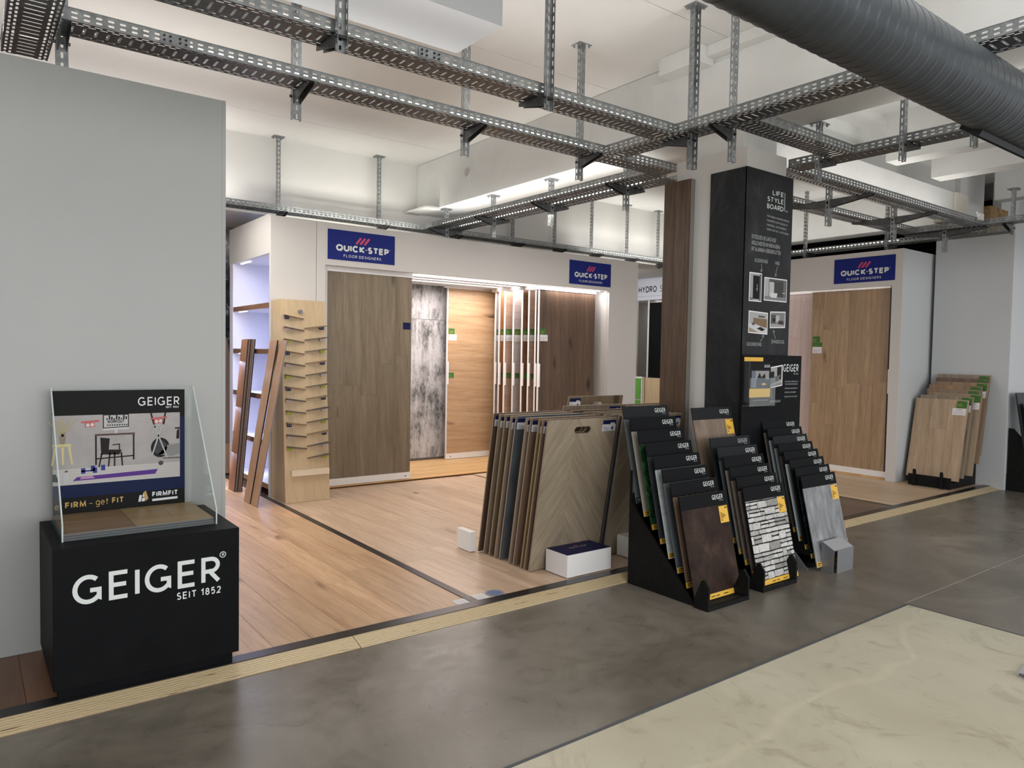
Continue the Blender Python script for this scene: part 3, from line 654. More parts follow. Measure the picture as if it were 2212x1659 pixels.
# blue signs
def sign(label, P, U, w_=.775, h_=.312):
    P, U = Vector(P), Vector(U); N = U.cross(EZ)
    t = thing('brand_sign', label, 'sign', tuple(P)); a = [P, P+U*w_, P+U*w_+EZ*h_, P+EZ*h_]
    pl = add('plate', a+[p+N*.006 for p in a], BF, BLUE, t); Q = P+N*.0068
    text('lettering', 'QUICK\u00b7STEP', Q+U*w_*.115+EZ*h_*.30, U, EZ, h_*.225, LET, pl, width=w_*.79, t=.26, gap=.10)
    text('lettering', 'FLOOR DESIGNERS', Q+U*w_*.225+EZ*h_*.105, U, EZ, h_*.095, LET, pl, width=w_*.56, t=.15, gap=.28)
    text('lettering', 'O', Q+U*w_*.915+EZ*h_*.48, U, EZ, h_*.03, LET, pl, t=.2)
    for i in range(3):
        x = w_*(.395+.062*i); s = [(x, h_*.60), (x+w_*.028, h_*.57), (x+w_*.098, h_*.79), (x+w_*.07, h_*.82)]
        poly('stripe', Q, U, EZ, s, RED, pl, .0008)
sign('blue sign on the long booth, above the taupe oak panel', (3.043, 7.2449, 2.463), EX)
sign('blue sign on the long booth, above the walnut panel', (6.384, 7.2449, 2.45), EX, .756)
sign('blue sign on the smaller booth beyond the column', (9.0499, 5.082, 2.487), (0, -1, 0), .775)

# ================================================================ PEGGED PLYWOOD STAND
ps = thing('peg_stand', 'tall birch plywood stand with two rows of small tilted sample shelves', 'stand', (2.465, 6.84, .03))
X0, X1, YB = 2.465, 2.915, 7.235; YA, YT, ZB, ZTp = 6.84, 6.996, .032, 2.0
mb = MB().prism([(YA+.018, ZB), (YB, ZB), (YB, ZTp), (YT+.018, ZTp)], 'x', X0, X0+.018); mb.out('side_panel', BIRCH, ps)
mb = MB().prism([(YA+.018, ZB), (YB, ZB), (YB, ZTp), (YT+.018, ZTp)], 'x', X1-.018, X1); mb.out('side_panel', BIRCH, ps)
mb = MB().prism([(YA, ZB), (YA+.018, ZB), (YT+.018, ZTp), (YT, ZTp)], 'x', X0, X1); mb.out('front_panel', BIRCH, ps)
box('top_panel', X0+.018, X1-.018, YT+.018, YB, ZTp-.018, ZTp, BIRCH, ps)
fy = lambda z: YA+(YT-YA)*(z-ZB)/(ZTp-ZB)
zb_ = .30; mb = MB().box(X0+.06, X1-.012, fy(zb_)-.035, fy(zb_), zb_-.01, zb_+.045); mb.out('ledge', wood('pale_ledge', (.70, .58, .44), (.76, .65, .50), 'X', .5, 0, .2, False), ps)
mb = MB().cyl((2.655, fy(1.885)-.022, 1.885), (2.655, fy(1.885), 1.885), .021, 20); mb.out('knob', plain('knob_grey', (.16, .16, .165), .4, .4), ps)
PEGW = [wood('peg_oak', (.15, .095, .05), (.24, .165, .095), 'X', .5, .2, .4, False), wood('peg_grey', (.04, .035, .033), (.085, .075, .07), 'X', .5, .2, .4, False), wood('peg_taupe', (.075, .06, .045), (.13, .105, .078), 'X', .5, .2, .4, False)]
TAGS = [NAVY, plain('pink_tag', (.50, .40, .40), .6), LIME]
for side in (0, 1):
    for i in range(12):
        z = 1.815-i*.1155-(.07 if side else 0); y = fy(z)
        xa, xb = (2.478, 2.69) if side == 0 else (2.688, 2.905)
        tilt = -.022 if side == 0 else .022; dy = .075
        # a little board standing proud of the front, tilted along its length and out of the front
        A = Vector((xa, y-(dy if side == 0 else .012), z-tilt*1.2)); B = Vector((xb, y-(.012 if side == 0 else dy), z+tilt*.2))
        pts = [A, Vector((xa+.012, y+.004, A.z+.004)), Vector((xb, y+.004, B.z+.004)), B]
        V = [tuple(p) for p in pts]+[tuple(p+EZ*.007) for p in pts]
        sh = add('sample_shelf', V, BF, PEGW[i % 3] if not (i % 3 == 1 and side == 0) else PEGW[1], ps)
        tx = xa+.01 if side == 0 else xb-.065
        zz = (A.z if side == 0 else B.z)-.034
        decal('price_tag', (tx, y-.03, zz), EX, EZ, .045, .030, TAGS[i % 3], sh, .001)
        if i % 3 == 0:
            mb = MB()
            for q in (.012, .031): mb.cyl((tx+q, y-.0325, zz+.017), (tx+q, y-.0315, zz+.017), .004, 8)
            mb.out('round_mark', LET, sh)

# leaning plank samples
R_OAK = wood('red_oak', (.24, .10, .045), (.36, .175, .085), 'Z', .4, .1, .5, False)
T_OAK = wood('tan_oak', (.38, .22, .13), (.52, .33, .205), 'Z', .4, .1, .5, False)
CORE1 = plain('grey_core', (.20, .20, .22), .7); CORE2 = plain('dark_core', (.03, .028, .028), .7)
# three facing planes worked out from where each plank stands and where its head touches the booth post
def slat_between(label, a0, a1, b0, b1, th, face, core, group=None):
    """a0,a1: lower corners, b0,b1: upper corners"""
    a0, a1, b0, b1 = map(Vector, (a0, a1, b0, b1)); N = (a1-a0).cross(b0-a0).normalized()
    if N.dot(Vector((-1, -.4, 0))) < 0: N = -N
    t = thing('plank_sample', label, 'plank', tuple(a0), group=group); Q = [a0, a1, b1, b0]
    add('core', [q-N*th for q in Q]+[q-N*.0015 for q in Q], BF, core, t); add('face_layer', [q-N*.0015 for q in Q]+[q for q in Q], BF, face, t)
    return t
slat_between('red-brown plank leaning at the lit niche, front of its bundle', (2.232, 7.90, .031), (2.232, 7.695, .031), (2.365, 7.89, 1.61), (2.365, 7.685, 1.61), .011, R_OAK, CORE2)
for i in range(5):
    d = Vector((.013, -.003*(i % 2), 0))*(i+1); nm = ['grey edged', 'thin dark edged', 'grey edged', 'thin grey edged', 'black edged'][i]; e = .006*i
    slat_between('%s plank in the bundle behind the red-brown one, %s' % (nm, ['second from its front', 'third from its front', 'fourth from its front', 'fifth from its front', 'last of all'][i]), Vector((2.232, 7.90, .031))+d, Vector((2.232, 7.695-e, .031))+d, Vector((2.365, 7.89, 1.615))+d, Vector((2.365, 7.685-e, 1.615))+d, .010, R_OAK, CORE1 if i in (0, 2, 3) else CORE2)
slat_between('light tan plank leaning toward the pegged stand, wider one', (2.176, 7.187, .031), (2.176, 7.005, .031), (2.425, 7.17, 1.60), (2.425, 6.975, 1.60), .014, T_OAK, CORE2)
slat_between('slim tan plank leaning against the pegged stand, the one touching it', (2.182, 6.99, .031), (2.182, 6.815, .031), (2.438, 6.93, 1.60), (2.438, 6.76, 1.60), .012, T_OAK, CORE1)
# booklet on the niche shelf
t = thing('sample_card', 'tilted sample card standing on a lit niche shelf', 'card', (2.6, 7.65, 1.045)); mb = MB().prism([(7.52, 1.05), (7.70, 1.05), (7.62, 1.34), (7.50, 1.30)], 'x', 2.60, 2.61); mb.out('card', W_PINKG, t); mb = MB()
for i in range(4): mb.box(2.594, 2.60, 7.53, 7.66, 1.07+i*.03, 1.085+i*.03)
mb.out('printed_bar', STRIP, t)
# things beyond the partition end
MARB = mottled('dark_marble', [(.35, (.010, .011, .014)), (.55, (.05, .055, .065)), (.62, (.25, .27, .30))], 3.5, .25, 12, 3)
t = thing('marble_panel', 'dark veined marble look panel between the grey partition and the niche', 'panel', (2.5, 9.3, .03)); box('slab', 2.25, 2.86, 9.3, 9.32, .03, 3.0, MARB, t)
t = thing('tall_board', 'mauve-brown sample board leaning beyond the grey partition', 'board', (2.45, 8.9, .03)); mb = MB().prism([(2.40, .36), (2.70, .36), (2.52, 1.60), (2.40, 1.9)], 'y', 8.95, 8.97); mb.out('board', wood('mauve_wood', (.20, .14, .12), (.28, .20, .17), 'Z', .5, .1, .4, False), t); box('foot_board', 2.36, 2.74, 8.92, 8.98, .03, .38, T_OAK, t)

# ================================================================ SMALLER BOOTH beyond the column
b2 = thing('display_booth', 'smaller white sample booth with one blue sign beside the plain wall block', 'booth', (9.05, 4.22, .03))
box('fascia', 9.05, 9.09, 4.34, 6.9, 2.421, 2.862, MDF, b2, .0015)
box('side_panel', 9.05, 9.09, 4.215, 4.34, .03, 2.862, MDF, b2, .0015)
box('side_panel', 9.09, 10.6, 4.215, 4.255, .03, 2.862, MDFC, b2)  # cool window light on this side is put into its greyer colour
box('side_panel', 9.05, 10.6, 6.9, 6.94, .03, 2.862, MDF, b2)
box('back_panel', 10.2, 10.24, 4.255, 6.9, .03, 2.862, MDF, b2); box('booth_roof', 9.09, 10.2, 4.255, 6.9, 2.52, 2.54, WHITE, b2)
box('deck', 9.1, 10.2, 4.34, 6.9, .0305, .055, BAM, b2); box('led_profile', 9.10, 9.12, 4.4, 6.8, 2.47, 2.49, LEDS, b2)
for x in (9.16, 9.28, 9.42): box('track', x-.02, x+.02, 4.26, 6.9, 2.42, 2.45, ALU, b2)
def panelY(label, y0, y1, x, mt, cols, z0=.13, z1=2.40, ln=.9, stick=True, handle=True):
    t = thing('sliding_panel', label, 'panel', (x, y0, .06)); bd = box('board', x+.004, x+.018, y0+.004, y1, z0, z1, GAP, t); wd = (y1-y0-.004)/cols
    for i in range(cols):
        z = z0; st = random.uniform(.25, 1)*ln
        while z < z1-.01:
            e = min(z1, z+st); st = ln; ya = y0+.004+wd*i; box('plank', x-.001, x+.004, ya+.0006, ya+wd-.0006, z+.0006, e-.0006, mt, bd); z = e
    box('edge_profile', x-.004, x+.022, y0-.006, y0+.004, z0, z1, STRIP, t); box('bottom_rail', x-.014, x+.03, y0-.02, y1, .056, z0, ALU, t, .002); box('top_rail', x-.01, x+.028, y0, y1, z1, z1+.04, ALU, t)
    if handle: box('handle', x-.012, x+.006, y0-.018, y0-.006, 1.10, 1.40, ALU, t, .001)
    if stick:
        U = Vector((0, -1, 0))
        sticker(bd, (x-.0015, y1-.025, 1.735), U, EZ, .10, .08, GREEN, 4, ink=LIME); sticker(bd, (x-.0015, y1-.02, 1.676), U, EZ, .14, .055, GREEN, 2, ink=LIME); sticker(bd, (x-.0015, y1-.025, 1.59), U, EZ, .13, .084, PAPER, 4, ink=LETG)
    return t
W_OAKN = wood('natural_oak_board', (.29, .185, .10), (.46, .32, .195), 'Z', .42, .2, .8)
panelY('natural oak sliding panel under the blue sign of the smaller booth', 4.385, 5.416, 9.12, W_OAKN, 6, ln=1.25)
panelY('pale pink-white sliding panel behind the oak one in the smaller booth', 5.42, 6.4, 9.26, wood('pale_pink_wood', (.60, .48, .45), (.70, .58, .55), 'Z', .5, .08, .35, False), 4, ln=1.1, stick=False, handle=False)
panelY('brown sliding panel barely visible beside the handle of the oak one', 4.30, 4.38, 9.2, W_BRN, 1, ln=3, stick=False, handle=False)

# far booth with lettering
HB = thing('display_booth', 'distant grey-white booth with dark lettering seen left of the column', 'booth', (10.5, 9.9, .03))
fb = box('fascia', 10.5, 10.54, 8.3, 10.9, 2.59, 3.055, plain('cool_white', (.52, .54, .60), .5), HB)
text('lettering', 'HYDRO', (10.498, 9.872, 2.735), (0, -1, 0), EZ, .118, INK, fb, width=.46, t=.17); text('lettering', 'SEAL', (10.498, 9.335, 2.735), (0, -1, 0), EZ, .118, STRIP, fb, t=.08)
for z in (2.66, 3.0): box('pin_stripe', 10.498, 10.5, 8.3, 10.9, z, z+.006, plain('slate_blue', (.22, .26, .36), .5), fb)
box('side_panel', 10.5, 10.54, 9.9, 10.9, .03, 2.59, MDF, HB); box('cavity_back', 11.1, 11.14, 8.3, 10.9, .03, 3.0, MDF, HB); box('booth_roof', 10.54, 11.1, 8.3, 10.9, 2.6, 2.64, WHITE, HB)
box('cavity_side', 10.54, 11.1, 9.62, 9.66, .03, 2.6, MDF, HB)
box('black_board', 10.52, 10.54, 8.3, 9.60, 1.11, 2.535, BLACK, HB); box('birch_board', 10.51, 10.53, 8.3, 9.72, .03, 1.105, BIRCH, HB)
t = thing('green_unit', 'bright green low unit with white edges in the far gap', 'cabinet', (10.4, 9.8, .03)); box('door', 10.40, 10.42, 9.68, 10.2, .70, 1.09, plain('leaf_green', (.12, .36, .05), .5), t); box('door', 10.40, 10.42, 9.68, 10.2, .05, .67, MATS['leaf_green'], t); box('frame', 10.42, 10.49, 9.66, 10.2, .03, 1.12, WHITE, t)
t = thing('leaflet_holder', 'small cardboard leaflet holder on top of the green unit', 'holder', (10.45, 9.85, 1.121)); box('back_card', 10.46, 10.47, 9.84, 10.0, 1.121, 1.52, plain('card_brown', (.36, .25, .17), .7), t); box('leaflet', 10.445, 10.455, 9.86, 10.0, 1.13, 1.40, PAPER, t)
for z in (2.98, 3.08): pass
t = struct('wall_back', 11.3, 11.36, 8.3, 10.9, 3.05, 3.4, PLASTER)

# ================================================================ COLUMN CLADDING
SLATE = mottled('charcoal_slate', [(.3, (.014, .0145, .016)), (.55, (.026, .027, .029)), (.72, (.050, .051, .053))], 2.2, .46, 12, 1.6, (1, 1, .55), .06, second=(2.6, [(.485, (1, 1, 1)), (.505, (2.0, 2.0, 2.0)), (.525, (1, 1, 1))], .25, 2.0), rnd=False)
cd = thing('cladding_board', 'black slate look boards wrapping the column corner, printed with white text and pictures', 'wall board', (4.62, 3.29, .035))
box('side_board', 4.608, 4.6195, 3.289, 3.612, .036, 2.912, SLATE, cd); fbd = box('front_board', 4.608, 5.205, 3.285, 3.297, .036, 2.912, SLATE, cd)
yq = 3.2845; M_ = lambda s, x, z, h, mt=LET, width=None, t=.12, gap=.16, sl=0, U=EX: text('lettering', s, (x, yq, z), U, EZ, h, mt, fbd, width=width, t=t, gap=gap, slant=sl)
M_('LIFE', 4.932, 2.748, .036, width=.148, t=.15); M_('STYLE', 4.868, 2.694, .036, width=.212, t=.15); M_('BOARD', 4.866, 2.640, .036, width=.213, t=.15); M_('SPA', 5.106, 2.640, .014, LETG, t=.16)
decal('bar', (5.092, yq+.0006, 2.648), EX, EZ, .005, .137, LET, fbd, .001)
for i, (s, wd) in enumerate((('\u2022 F\u00dcR NEUBAU UND RENOVIERUNG', .30), ('\u2022 FUGENFREI UND PFLEGELEICHT', .285), ('\u2022 INDIVIDUELL ZUSCHNEIDBAR', .265), ('\u2022 NEUER LOOK AUF ALTEN FLIESEN', .298))):
    M_(s, 4.862, 2.577-.033*i, .014, LETG, width=wd, t=.14, U=Vector((1, 0, -.035)).normalized())
for i, (s, wd) in enumerate((('ENTDECKEN SIE GANZ NEUE', .31), ('M\u00d6GLICHKEITEN IM INNENAUSBAU'.replace('\u00d6', 'O'), .365), ('MIT ALUMINIUM-VERBUNDPLATTEN', .375))):
    M_(s, 4.687, 2.394-.045*i, .031, LETG, width=wd, t=.13)
M_('ALS DUSCHR\u00dcCKWAND', 4.73, 2.225, .028, LETG, width=.165, t=.13); M_('IM BAD', 4.995, 2.225, .028, LETG, width=.055, t=.13)
M_('ALS K\u00dcCHENR\u00dcCKWAND', 4.662, 1.597, .028, LETG, width=.185, t=.13); M_('ZUR WANDGESTALTUNG', 4.975, 1.622, .028, LETG, width=.17, t=.13)
def pic(x0, x1, z0, z1, items, sk=0, y=None, parent=None, frame=PAPER, name='picture'):
    y = yq if y is None else y; par = parent or fbd; W, H = x1-x0, z1-z0; P = Vector((x0, y, z0)); U = Vector((1, 0, sk)); 
    fr = poly(name, P, U, EZ, [(0, 0), (W, 0), (W, H), (0, H)], frame, par, .0008); m_ = .008; P = P+Vector((0, -.001, 0))
    for k_, (pts, mt) in enumerate(items):
        poly('print', P+Vector((0, -.00025*k_, 0)), U, EZ, [(m_+(W-2*m_)*a, m_+(H-2*m_)*b) for a, b in pts], mt, fr, .0002)
R_ = lambda a, b, c, d: [(a, c), (b, c), (b, d), (a, d)]
C = lambda v, n=None, tint=(1, 1, 1): plain('print_%s' % (n or int(v*1000)), g3(v, tint), .5)
pic(4.67, 4.826, 1.93, 2.145, [(R_(0, 1, 0, 1), C(.30)), (R_(.28, .85, .06, .93), C(.008)), (R_(.85, 1, 0, 1), C(.10)), (R_(.62, .66, .35, .62), C(.35)), (R_(.56, .72, .42, .44), C(.35)), (R_(0, .28, 0, .1), C(.16))])
pic(4.860, 5.160, 1.945, 2.122, [(R_(0, 1, 0, 1), C(.09)), (R_(0, .18, .15, 1), C(.34)), (R_(.20, .42, .15, .85), C(.42)), (R_(.42, .85, .18, .9), C(.055)), (R_(.85, 1, 0, 1), C(.13)), (R_(0, 1, 0, .17), C(.20)), ([(.22, .34), (.58, .34), (.54, .12), (.27, .12)], C(.55)), (R_(.80, .93, .36, .39), C(.5))])
pic(4.675, 4.918, 1.694, 1.86, [(R_(0, 1, 0, 1), C(.34)), (R_(.22, 1, .30, .72), C(.13, 'kitwood', (1.5, 1, .6))), ([(0, .25), (.6, 0), (1, 0), (1, .22), (.35, .42), (0, .42)], C(.5)), ([(.42, .20), (.62, .30), (.90, .20), (.72, .09)], C(.02)), ([(0, 0), (0, .22), (.5, 0)], C(.2, 'kitbase', (1.3, 1, .7))), (R_(.5, .85, .78, .86), C(.08)), ([(.15, .35), (.3, .35), (.3, .5), (.15, .48)], C(.10))], -.03)
pic(4.948, 5.152, 1.738, 1.865, [(R_(0, 1, 0, 1), C(.20)), (R_(0, .35, .25, .85), C(.08)), (R_(.15, .3, .4, .6), C(.01)), (R_(.35, .6, .35, .8), C(.38)), (R_(0, 1, 0, .22), C(.28)), ([(.5, .2), (.92, .14), (.88, .42), (.55, .45)], C(.04, 'sofa', (1.3, 1, 1)))], .04)
def arrow(par, pts, y, mt=LETG):
    mb = MB(); th = .0035
    for (a, b), (c_, d) in zip(pts, pts[1:]): n = Vector((-(d-b), c_-a)).normalized()*th/2; mb.quad((a+n.x, y, b+n.y), (a-n.x, y, b-n.y), (c_-n.x, y, d-n.y), (c_+n.x, y, d+n.y))
    (a, b) = pts[-1]; (c_, d) = pts[-2]; v = Vector((c_-a, d-b)).normalized()*.02; p = Vector((-v.y, v.x))*.6
    for s in (1, -1): e = v+p*s; n = Vector((-e.y, e.x)).normalized()*th/2; mb.quad((a+n.x, y, b+n.y), (a-n.x, y, b-n.y), (a+e.x-n.x, y, b+e.y-n.y), (a+e.x+n.x, y, b+e.y+n.y))
    mb.out('arrow', mt, par)
arrow(fbd, [(4.815, 2.215), (4.822, 2.19), (4.815, 2.155)], yq-.0004); arrow(fbd, [(5.025, 2.215), (5.01, 2.18), (5.003, 2.135)], yq-.0004)
arrow(fbd, [(4.83, 1.632), (4.858, 1.655), (4.868, 1.685)], yq-.0004); arrow(fbd, [(5.03, 1.66), (5.01, 1.69), (5.0, 1.725)], yq-.0004)
wp = thing('wood_panel', 'tall knotty brown wood board mounted on the white side of the column', 'wall board', (4.56, 3.75, .3))
W_ACA = wood('knotty_brown_wood', (.045, .024, .012), (.150, .084, .042), 'Z', .5, .25, 1.8)
for a, b in ((3.772, 3.80), (3.802, 3.915), (3.917, 4.03)): box('plank', 4.560, 4.572, a, b, .30, 2.90, W_ACA, wp)
box('aluminium_core', 4.572, 4.6195, 3.77, 3.955, .30, 2.902, plain('taupe_grey', (.19, .18, .165), .5), wp)

# poster board by the column
pb = thing('poster_board', 'black poster board with brochure pocket standing against the column front', 'poster', (4.575, 3.24, 0))
PB = box('board', 4.572, 5.342, 3.250, 3.270, 0, 1.53, BLACK, pb)
yq2 = 3.2494
T2_ = lambda s, x, z, h, mt=LET, **k: text('lettering', s, (x, yq2, z), EX, EZ, h, mt, PB, **k)
T2_('GEIGER', 5.092, 1.405, .058, width=.21, t=.14, gap=.2); T2_('SEIT 1852', 5.235, 1.382, .012, LETG, width=.065, t=.18)
for i, (s, wd) in enumerate((('\u2022 DIE ALUMINIUM-VERBUNDPLATTE', .19), ('F\u00dcR WANDVERKLEIDUNGEN', .17), ('\u2022 F\u00dcR NEUBAU UND RENOVIERUNG', .18), ('\u2022 INDIVIDUELL ZUSCHNEIDBAR', .16), ('\u2022 NEUER LOOK AUF ALTEN FLIESEN', .18))):
    T2_(s, 5.115+(.01 if i == 1 else 0), (1.322, 1.302, 1.269, 1.238, 1.204)[i], .011, LETG, width=wd, t=.14)
pic(4.86, 5.083, 1.27, 1.432, [(R_(0, 1, 0, 1), C(.30)), (R_(.2, .5, .35, .8), C(.01)), (R_(.68, .95, .3, .97), C(.01)), ([(.1, .1), (.8, .25), (.9, .55), (.1, .45)], C(.12)), (R_(.3, 1, 0, .12), C(.22))], .12, yq2-.0002, PB)
arrow(PB, [(4.945, 1.20), (4.935, 1.25), (4.925, 1.30)], yq2-.0035); T2_('FUGEN- UND PFLEGELEICHT', 4.86, 1.168, .018, LETG, width=.21, t=.13)
for dx in range(7): decal('vein', (4.86+.03*dx, yq2, 1.49+.012*math.sin(dx*2.1)), Vector((.8, 0, .6*math.sin(dx*1.7))).normalized(), EZ, .022, .002, C(.06), PB, .0006)
def acrylic():
    mt = bpy.data.materials.new('clear_acrylic'); mt.use_nodes = True; t = mt.node_tree; t.nodes.clear()
    o = t.nodes.new('ShaderNodeOutputMaterial'); tr = t.nodes.new('ShaderNodeBsdfTransparent'); tr.inputs[0].default_value = (.95, .965, .96, 1)
    gl = t.nodes.new('ShaderNodeBsdfGlossy'); gl.inputs['Roughness'].default_value = .02; df = t.nodes.new('ShaderNodeBsdfDiffuse'); df.inputs[0].default_value = (.75, .8, .8, 1)
    fr = t.nodes.new('ShaderNodeFresnel'); fr.inputs[0].default_value = 1.49; m1 = t.nodes.new('ShaderNodeMixShader'); m2 = t.nodes.new('ShaderNodeMixShader'); m2.inputs[0].default_value = .012
    mu = t.nodes.new('ShaderNodeMath'); mu.operation = 'MULTIPLY'; mu.inputs[1].default_value = .18; t.links.new(fr.outputs[0], mu.inputs[0]); t.links.new(mu.outputs[0], m1.inputs[0]); t.links.new(tr.outputs[0], m1.inputs[1]); t.links.new(gl.outputs[0], m1.inputs[2]); t.links.new(m1.outputs[0], m2.inputs[1]); t.links.new(df.outputs[0], m2.inputs[2]); t.links.new(m2.outputs[0], o.inputs[0]); return mt
ACR = acrylic(); ACE = plain('acrylic_edge', (.52, .58, .57), .15)  # edge colour: bright glint of the cut acrylic put into a pale tone
bx = thing('brochure_pocket', 'clear wall pocket holding a dark and amber catalogue on the poster board', 'holder', (4.60, 3.19, 1.16))
mb = MB().box(4.583, 4.905, 3.188, 3.191, 1.150, 1.36).box(4.583, 4.586, 3.191, 3.2485, 1.150, 1.50).box(4.902, 4.905, 3.191, 3.2485, 1.150, 1.40).box(4.583, 4.905, 3.191, 3.2485, 1.150, 1.153); mb.out('pocket', ACR, bx)
br = thing('catalogue', 'dark and amber catalogue standing in the clear pocket of the poster board', 'catalogue', (4.61, 3.21, 1.155)); cv = box('cover', 4.60, 4.875, 3.215, 3.235, 1.156, 1.475, C(.006), br)
yc = 3.2148; decal('print', (4.61, yc, 1.215), EX, EZ, .262, .065, YEL, cv); pic(4.625, 4.86, 1.28, 1.42, [(R_(0, 1, 0, 1), C(.25)), (R_(0, .22, 0, 1), C(.15, 'cool', (.9, 1, 1.3))), (R_(.25, 1, 0, .5), C(.03, 'nv', (.6, .9, 1.6))), ([(.3, .5), (.45, .9), (.55, .6), (.75, .85), (.8, .5)], C(.012)), ([(.55, .2), (.7, .12), (.85, .2), (.7, .28)], YEL)], 0, yc-.0004, cv, C(.02))
text('lettering', 'GEIGER', (4.79, yc-.0006, 1.437), EX, EZ, .020, LET, cv, width=.072, t=.15, gap=.2); text('lettering', 'ARBEITSMAPPE ALU-VERBUND', (4.66, yc-.0006, 1.188), EX, EZ, .009, LETG, cv, width=.18)
decal('header_strip', (4.583, 3.2455, 1.482), EX, EZ, .235, .030, YEL, bx, .001)

# ================================================================ BLACK SAMPLE STANDS
def mat_board(k):
    z = (1, 1, 1)
    D = dict(
        slate=[(.3, (.075, .088, .098)), (.7, (.125, .142, .152))], beige=[(.3, (.32, .30, .26)), (.7, (.37, .35, .30))], anth=[(.3, (.028, .030, .034)), (.7, (.05, .052, .057))],
        bluegrey=[(.3, (.06, .072, .085)), (.7, (.115, .13, .145))], rust=[(.32, (.016, .009, .0075)), (.52, (.034, .020, .015)), (.72, (.072, .042, .030))], petrol=[(.3, (.012, .018, .02)), (.7, (.02, .028, .031))],
        slate2=[(.3, (.05, .058, .065)), (.7, (.085, .095, .10))], taupeg=[(.3, (.10, .095, .09)), (.7, (.15, .14, .135))], ltblue=[(.3, (.26, .30, .33)), (.7, (.36, .40, .42))], ltgrey=[(.3, (.19, .205, .21)), (.7, (.26, .27, .275))],
        dktaupe=[(.3, (.045, .043, .042)), (.7, (.08, .076, .073))], white=[(.3, (.42, .48, .51)), (.7, (.52, .57, .59))], black=[(.3, (.007, .007, .009)), (.7, (.013, .013, .015))], mirror=[(.3, (.05, .04, .04)), (.7, (.16, .13, .12))])
    if k in D: return mottled('decor_'+k, D[k], 5 if k != 'rust' else 7, .42 if k not in ('mirror',) else .12, 9, .35, (1, 1, .7), .02)
    if k == 'jungle': return mottled('decor_jungle', [(.38, (.003, .006, .004)), (.52, (.012, .05, .018)), (.70, (.05, .20, .06))], 16, .35, 12, 1.8, bump=0)
    if k == 'marble': return mottled('decor_marble', [(.3, (.40, .46, .48)), (.7, (.54, .58, .58))], 2, .3, 6, 1, bump=0, second=(3.2, [(.46, (1, 1, 1)), (.495, (.70, .72, .72)), (.53, (1, 1, 1))], .8, 2.6))
    if k == 'bmarble': return mottled('decor_bmarble', [(.3, (.006, .007, .009)), (.7, (.012, .013, .015))], 2, .25, 6, 1, bump=0, second=(3, [(.47, (1, 1, 1)), (.495, (6, 6, 6)), (.52, (1, 1, 1))], .8, 2.5))
    if k == 'concrete': return mottled('decor_concrete', [(.34, (.115, .12, .125)), (.5, (.205, .21, .22)), (.66, (.32, .325, .335))], 8, .5, 12, .6, (1.2, 1, .45), .02, second=(16, [(.3, (.82, .82, .82)), (.5, (1, 1, 1))], .7, .5))
    if k == 'planks': return wood('decor_planks', (.13, .085, .055), (.29, .215, .155), 'Z', .45, .1, 1)
    if k == 'greywood': return wood('decor_greywood', (.19, .175, .155), (.31, .29, .26), 'Z', .45, .1, .7, False)
    if k == 'taupewood': return wood('decor_taupewood', (.12, .095, .075), (.22, .18, .15), 'Z', .45, .1, .8)
    if k == 'slatwood': return wood('decor_slatwood', (.15, .095, .06), (.27, .19, .13), 'Z', .45, .2, .6, False)
STTON = [mottled('stone_%d' % i, [(.3, g3(v*.55, (1, .98, .92))), (.45, g3(v*.9, (1, .99, .95))), (.7, g3(v*1.1, (1, 1, .97)))], 30, .45, 8, 1, bump=0) for i, v in enumerate((.58, .50, .44, .37, .26))]

